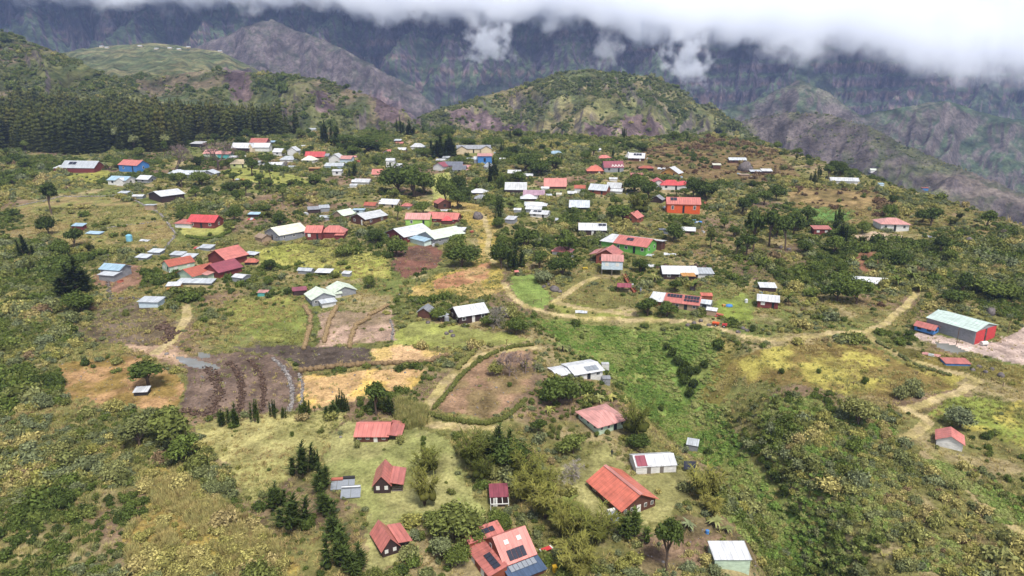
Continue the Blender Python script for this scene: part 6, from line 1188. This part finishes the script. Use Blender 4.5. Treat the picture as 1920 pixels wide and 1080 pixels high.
def tone_at(x, y, zn=0):
    n = fbm(x/26+60, y/26, 3); m = fbm(x/8, y/8+33, 2)
    t = .2+.36*smooth(.32, .68, n) + .3*(m-.5) + rng.normal(0, .11, np.shape(x))
    bl = inside(x, y, COVER[1][4]); t = np.where(bl, .62+.2*(m-.3), t)
    bl = inside(x, y, COVER[0][4]) | inside(x, y, COVER[5][4]); t = np.where(bl & (m > .42), .78+.2*n, t)
    return np.clip(t, .06, .95)
# shrubs: the largest 300 stand as objects of their own, the rest is undergrowth
x, y = sample(120000, 70, 585); x2, y2 = sample(52000, 70, 300); x2, y2 = (lambda k: (x2[k], y2[k]))(zone(x2, y2) > 0); x = np.concatenate([x, x2]); y = np.concatenate([y, y2]); idx, _, dens = classify(x, y, False); zn = zone(x, y); cl = fbm(x/15+11, y/15, 4); hol = 1-np.clip(dens, 0, 1)
edge = np.interp(x/y, et, ey)
pr = np.where(idx > len(COVER), 0, np.clip(dens, 0, 1)*np.clip(smooth(.34, .52, cl)*.75+zn*.55+.14, 0, 1)) * (y < edge+6)
ok = (rng.random(len(x)) < pr) & clear(x, y); x, y, zn, cl = x[ok], y[ok], zn[ok], cl[ok]
rad = np.exp(rng.normal(-.22, .42, len(x)))*(.72+.5*zn+.7*smooth(.5, .68, cl)); rad = np.clip(rad*(1+.35*smooth(190, 300, y)), .3, 3.6)
inrav = inside(x, y, COVER[2][4]); rad = np.where(inrav, rad*.6, rad)
z = zfun(x, y); tn = tone_at(x, y); hs = rad*rng.uniform(.75, 1.3, len(x)); print('shrubs', len(x))
scr = rad/y*(np.abs(x/y) < .76); big = np.argsort(-scr)[:300]; rest = np.setdiff1d(np.arange(len(x)), big)
SH = [(.12, 'dark green shrub among the scrub', 'dark green shrubs'), (.4, 'mid green leafy shrub among the scrub', 'mid green shrubs'), (.58, 'grey olive shrub among the scrub', 'grey olive shrubs'), (.72, 'yellowish shrub in the dry growth', 'yellowish shrubs'), (9, 'straw brown dry shrub', 'dry shrubs')]
for k, i in enumerate(big):
    o = link('shrub', BUSHN[k % 4]); o.location = (x[i], y[i], z[i]-.1*rad[i]); o.rotation_euler = (0, 0, rng.uniform(0, 6.28)); o.scale = (rad[i], rad[i]*rng.uniform(.8, 1.2), hs[i]); o['tone'] = float(tn[i])
    s_ = next(q for q in SH if tn[i] < q[0]); tag(o, s_[1], 'shrub', s_[2])
i = rest; stuff('undergrowth', 'shrubby undergrowth covering the plateau', 'undergrowth', np.stack([x[i], y[i], z[i]-.1*rad[i]], 1), np.stack([rad[i], rad[i], hs[i]], 1), tn[i], BUSH)
# grass
x, y = sample(150000, 66, 330); idx, _, dens = classify(x, y, False); n = fbm(x/12+7, y/12, 3)
nograss = np.array([c[0] in ('yard',) or (c[0] == 'field') for c in COVER]); lawn = np.array([c[0] == 'lawn' for c in COVER])
ic = np.clip(idx-1, 0, len(COVER)-1); bad = (idx > len(COVER)) | ((idx > 0) & nograss[ic] & (rng.random(len(x)) > .14))
isl = (idx > 0) & lawn[ic]
ok = ~bad & clear(x, y, .1) & (rng.random(len(x)) < np.where(isl, .5, .35+.65*smooth(.4, .6, n))); x, y, isl, n = x[ok], y[ok], isl[ok], n[ok]; z = zfun(x, y)
h = np.where(isl, rng.uniform(.1, .22, len(x)), rng.uniform(.3, .85, len(x))); tn = np.clip(.15+.55*smooth(.35, .65, fbm(x/18, y/18+9, 3))+.1*rng.normal(size=len(x)), 0, .8); tn = np.where(inside(x, y, COVER[1][4]), .6+.1*rng.normal(size=len(x)), tn)
wd_ = h*rng.uniform(1., 1.7, len(x)); stuff('grass', 'rough grass tufts over the open ground', 'grass', np.stack([x, y, z-.02], 1), np.stack([wd_, wd_, h], 1), np.clip(tn, 0, .75), TUFT); print('grass', len(x))
# tall yellow grass on the dry slope, reeds beside the cottage
def inpoly(pts, n):
    q = np.array(gpoly(pts)); lo, hi = q.min(0), q.max(0); a = rng.uniform(lo, hi, (n, 2)); m = inside(a[:, 0], a[:, 1], [tuple(r) for r in q]); return a[m, 0], a[m, 1]
x, y = inpoly(((250,880),(330,878),(420,940),(500,1000),(560,1090),(250,1090),(230,1000),(280,960)), 5200); m = fbm(x/5, y/5, 3) > .42; x, y = x[m], y[m]; z = zfun(x, y); s_ = rng.uniform(.8, 1.7, len(x))
stuff('tall_grass', 'tall yellow grass on the dry slope', 'grass', np.stack([x, y, z-.05], 1), np.stack([s_*.8, s_*.8, s_], 1), np.clip(.48+.12*rng.normal(size=len(x)), .3, .75), REED)
x, y = inpoly(((745,752),(800,765),(800,800),(750,806),(742,780)), 420); z = zfun(x, y); s_ = rng.uniform(1.2, 2.1, len(x))
o = stuff('reed_clump', 'thick yellow green reed clump beside the wooden cottage', 'reeds', np.stack([x, y, z-.05], 1), np.stack([s_*.7, s_*.7, s_], 1), np.clip(.3+.1*rng.normal(size=len(x)), .1, .6), REED)
x, y = inpoly(((1685,352),(1925,425),(1925,455),(1800,400),(1690,372)), 900); z = zfun(x, y); s_ = rng.uniform(2, 4.2, len(x)); stuff('tall_grass', 'tall straw coloured cane along the hill edge', 'grass', np.stack([x, y, z-.05], 1), np.stack([s_*.6, s_*.6, s_], 1), np.clip(.55+.12*rng.normal(size=len(x)), .2, .75), REED)
# ravine creepers
x, y = inpoly(((975,596),(1130,612),(1330,618),(1365,680),(1345,750),(1420,850),(1530,950),(1530,1095),(1450,1095),(1380,920),(1240,800),(1175,745),(1120,690),(1040,640)), 22000); idx, _, _ = classify(x, y, False); m = (idx <= len(COVER)) & clear(x, y) & (fbm(x/6, y/6+3, 3) > .36) & ~(inside(x, y, COVER[3][4]) & (rng.random(len(x)) < .75)); x, y = x[m], y[m]; z = zfun(x, y); s_ = np.exp(rng.normal(-.5, .35, len(x)))
stuff('creeper', 'bright green creeper blanketing the ravine', 'creeper', np.stack([x, y, z-.1], 1), np.stack([s_, s_, s_*rng.uniform(.6, 1.3, len(x))], 1), np.clip(.65*smooth(.3, .7, fbm(x/7, y/7+55, 3))+rng.normal(.05, .14, len(x)), 0, .85), MOUND)
x, y = inpoly(((1330,765),(1500,745),(1690,770),(1720,860),(1930,900),(1930,1095),(1440,1095),(1330,940)), 12000); m = (fbm(x/9+70, y/9+3, 3) > .47) & clear(x, y); x, y = x[m], y[m]; z = zfun(x, y); s_ = rng.uniform(.4, 1.2, len(x))
stuff('creeper', 'low tangled greenery on the overgrown slope', 'creeper', np.stack([x, y, z-.1], 1), np.stack([s_, s_, s_*rng.uniform(.7, 1.5, len(x))], 1), np.clip(.1+.6*smooth(.3, .7, fbm(x/8, y/8+15, 3))+rng.normal(.05, .14, len(x)), 0, .9), MOUND)
x, y = sample(26000, 72, 300); m = (zone(x, y) > 0) & clear(x, y) & (fbm(x/7+5, y/7+90, 3) > .44); x, y = x[m], y[m]; idx, _, _ = classify(x, y, False); m = idx == 0; x, y = x[m], y[m]; z = zfun(x, y); s_ = rng.uniform(.5, 1.3, len(x))
stuff('tall_grass', 'feathery olive grass through the scrub', 'grass', np.stack([x, y, z-.05], 1), np.stack([s_, s_, s_], 1), np.clip(.12+.3*fbm(x/14, y/14, 3)+rng.normal(0, .08, len(x)), 0, .6), REED)
# hills
x, y = sample(150000, 500, 1200, .86); z, who = zfun(x, y, True); n = fbm(x/28, y/28+90, 4)
m = (who > 1) & (who != 4) & (rng.random(len(x)) < np.where(who == 6, .25, .06+.94*smooth(.42, .58, n)))
e = (zfun(x+2, y)-zfun(x-2, y))/4; e2 = (zfun(x, y+2)-zfun(x, y-2))/4; m &= (np.hypot(e, e2) < .95) & ~(in_cliff(x, y) & (rng.random(len(x)) < .85))
u_, v_ = uv(x, y, z); m &= (v_ < 320) & (u_ > -60) & (u_ < 1980); x, y, z, n, who = x[m], y[m], z[m], n[m], who[m]; s_ = np.exp(rng.normal(.55, .42, len(x)))*np.where(who == 6, .6, 1)
stuff('hill_woods', 'woods and bushes covering the hills behind the village', 'woods', np.stack([x, y, z-.3], 1), np.stack([s_, s_, s_*rng.uniform(.8, 1.5, len(x))], 1), np.clip(.08+.5*fbm(x/50, y/50, 3)+.12*rng.normal(size=len(x)), 0, .7), BUSH); print('hill', len(x))
# the conifer forest
x, y = sample(24000, 470, 668, .86); fp = gpoly(((-120,262),(40,276),(150,286),(240,282),(300,284),(350,256),(430,262),(520,252),(565,248),(560,236)));
z, who = zfun(x, y, True); u_, v_ = uv(x, y, z)
base = np.interp(u_, [-200,40,150,240,300,345,360,430,520,566,580], [268,280,288,284,286,276,256,264,256,250,-1]); top = np.interp(u_, [-200,0,200,400,520,566], [205,214,222,240,250,252])
m = (u_ > -120) & (u_ < 566) & (v_ < base) & (v_ > top-1); x, y, z = x[m], y[m], z[m]; keep = []
gx_ = {}
for i in np.argsort(y):
    c = (int(x[i]//4.0), int(y[i]//4.0))
    if c in gx_: continue
    gx_[c] = 1; keep.append(i)
x, y, z = x[keep], y[keep], z[keep]; h = rng.uniform(13, 26, len(x))*(.85+.3*fbm(x/30, y/30, 2)); w_ = h*rng.uniform(.9, 1.5, len(x)); tn = rng.uniform(0, .6, len(x))*smooth(.3, .7, fbm(x/40, y/40, 2)); print('forest', len(x))
nf = 280
for i in range(min(nf, len(x))):
    o = link('conifer_tree', FOREST[i % 5]); o.location = (x[i], y[i], z[i]-.3); o.rotation_euler = (0, 0, rng.uniform(0, 6.28)); o.scale = (w_[i], w_[i], h[i]); o['tone'] = float(tn[i]); tag(o, 'dark plantation conifer at the front of the forest', 'conifer', 'front trees of the conifer forest')
i = np.arange(nf, len(x)); stuff('conifer_forest', 'dense dark conifer forest on the slope behind the village', 'forest', np.stack([x[i], y[i], z[i]-.3], 1), np.stack([w_[i], w_[i], h[i]], 1), tn[i], FOREST)
for k, (u, v, hp) in enumerate(((148,282,46),(168,276,40),(188,284,44),(224,282,52),(252,286,36),(205,282,34),(310,284,36))): T('pine_tree', u, v, hp, hp*.6, .5, 'pale thin pine standing before the dark forest', 'thin pines before the dark forest')
# village trees: smaller trees spread between the houses
x, y = sample(5200, 206, 560, .8); idx, _, dens = classify(x, y, False); z, who = zfun(x, y, True); edge = np.interp(x/y, et, ey); u_, v_ = uv(x, y, z)
cl = fbm(x/30+200, y/30, 3); m = (idx == 0) & (dens > .3) & (y < edge-4) & clear(x, y, 2.2) & (rng.random(len(x)) < smooth(.38, .62, cl)*(.2+.8*smooth(200, 320, y))) & (u_ > 0) & (u_ < 1920) & (who == 0); x, y, z = x[m], y[m], z[m]
kd = [('tree', .9, 'dark leafy tree growing among the village scrub', 'leafy trees in the village scrub'), ('casuarina_tree', .5, 'dark upright tree growing among the village scrub', 'upright trees in the village scrub'), ('round_tree', 1., 'low round tree growing among the village scrub', 'round trees in the village scrub'), ('pine_tree', .7, 'loose crowned tree growing among the village scrub', 'loose crowned trees in the village scrub'), ('bamboo_clump', 1., 'bamboo growing among the village scrub', 'bamboo in the village scrub'), ('bare_shrub', 1., 'leafless grey bush in the village scrub', 'leafless bushes in the village scrub')]
got = []
for i in rng.permutation(len(x)):
    if len(got) >= 298: break
    if any((x[i]-a)**2+(y[i]-b)**2 < 30 for a, b in got) or any((x[i]-a)**2+(y[i]-b)**2 < (r+1.5)**2 for a, b, r in TREES[:150]): continue
    if any(abs(hx_-x[i]-(hx_/hy_)*(hy_-y[i])) < hr_+1.5 and -1 < hy_-y[i] < 22 for hx_, hy_, hr_ in HOUSES if hr_ > 1.6): continue      # houses keep their open front
    got.append((x[i], y[i])); k = rng.choice(6, p=[.46, .1, .14, .1, .12, .08]); kn, wr, lb, gp = kd[k]; hh = {0: rng.uniform(4.5, 9.5), 1: rng.uniform(5, 10), 2: rng.uniform(3, 5.5), 3: rng.uniform(6, 10), 4: rng.uniform(3, 5.5), 5: rng.uniform(2, 4)}[int(k)]
    plant(kn, Vector((x[i], y[i], z[i]-.1)), hh, hh*wr*rng.uniform(.8, 1.2), float(rng.uniform(.02, .3)), lb, gp)
print('village trees', len(got))
# ---- loose stones on bare ground
x, y = sample(60000, 90, 420, .8); idx, _, dens = classify(x, y, False); bare_ = np.array([c[0] in ('field', 'pasture', 'yard') for c in COVER]); ic = np.clip(idx-1, 0, len(COVER)-1)
m = (((idx > 0) & (idx <= len(COVER)) & bare_[ic]) | (rng.random(len(x)) < .06)) & (rng.random(len(x)) < .3) & clear(x, y, .1) & (idx <= len(COVER)); x, y = x[m], y[m]; z = zfun(x, y)
f = Fol(5); f.core((0, 0, .1), (1, .8, .6), 1, 1.); f2 = Fol(6); f2.core((0, 0, .1), (1, 1, .5), 1, .8); s_ = np.exp(rng.normal(-2.0, .5, len(x))); stuff('stones', 'loose stones strewn over bare ground', 'stones', np.stack([x, y, z], 1), np.stack([s_, s_, s_], 1), s_*0+.5, [f.mesh('stone', STONE), f2.mesh('stone', STONE)])
# ---- small pale clutter beside the houses
def clutter_mesh(k):
    m = MB(); r_ = random.Random(k)
    for j in range(2+k % 3):
        x, y = r_.uniform(-1, 1), r_.uniform(-.6, .6); a, b, c = r_.uniform(.25, .7), r_.uniform(.2, .5), r_.uniform(.25, .9); m.box(x-a, x+a, y-b, y+b, -.4, c)
        if r_.random() < .5: m.slab([(x-a-.15, y+b+.15, c+.25), (x+a+.15, y+b+.15, c+.25), (x+a+.15, y-b-.15, c+.08), (x-a-.15, y-b-.15, c+.08)], .06)
    o = m.build('clutter', paint(('white', 'steel', 'wgrey', 'white', 'ltblue', 'rust', 'tan', 'steel')[k % 8], 'trim')); me = o.data; bpy.data.objects.remove(o); return me
CL = [clutter_mesh(k) for k in range(16)]; nc = 0; hs_ = [h for h in HOUSES[:260] if h[1] > 190 and 2 < h[2] < 12]
for k in range(150):
    hx, hy, hr = hs_[int(rng.integers(len(hs_)))]; a = rng.uniform(0, 6.28); x_, y_ = hx+math.cos(a)*(hr+rng.uniform(.6, 3)), hy+math.sin(a)*(hr+rng.uniform(.6, 3))
    if any((x_-q[0])**2+(y_-q[1])**2 < (q[2]*.9+.5)**2 for q in HOUSES): continue
    o = link('clutter', CL[k % 16]); o.location = (x_, y_, float(zfun(np.array([x_]), np.array([y_]))[0])); o.rotation_euler = (0, 0, rng.uniform(0, 6.28)); o.scale = (rng.uniform(.6, 1.1),)*3; tag(o, 'small heap of boxes and sheets lying beside a village house', 'clutter', 'small heaps beside the village houses'); nc += 1
    if nc >= 80: break
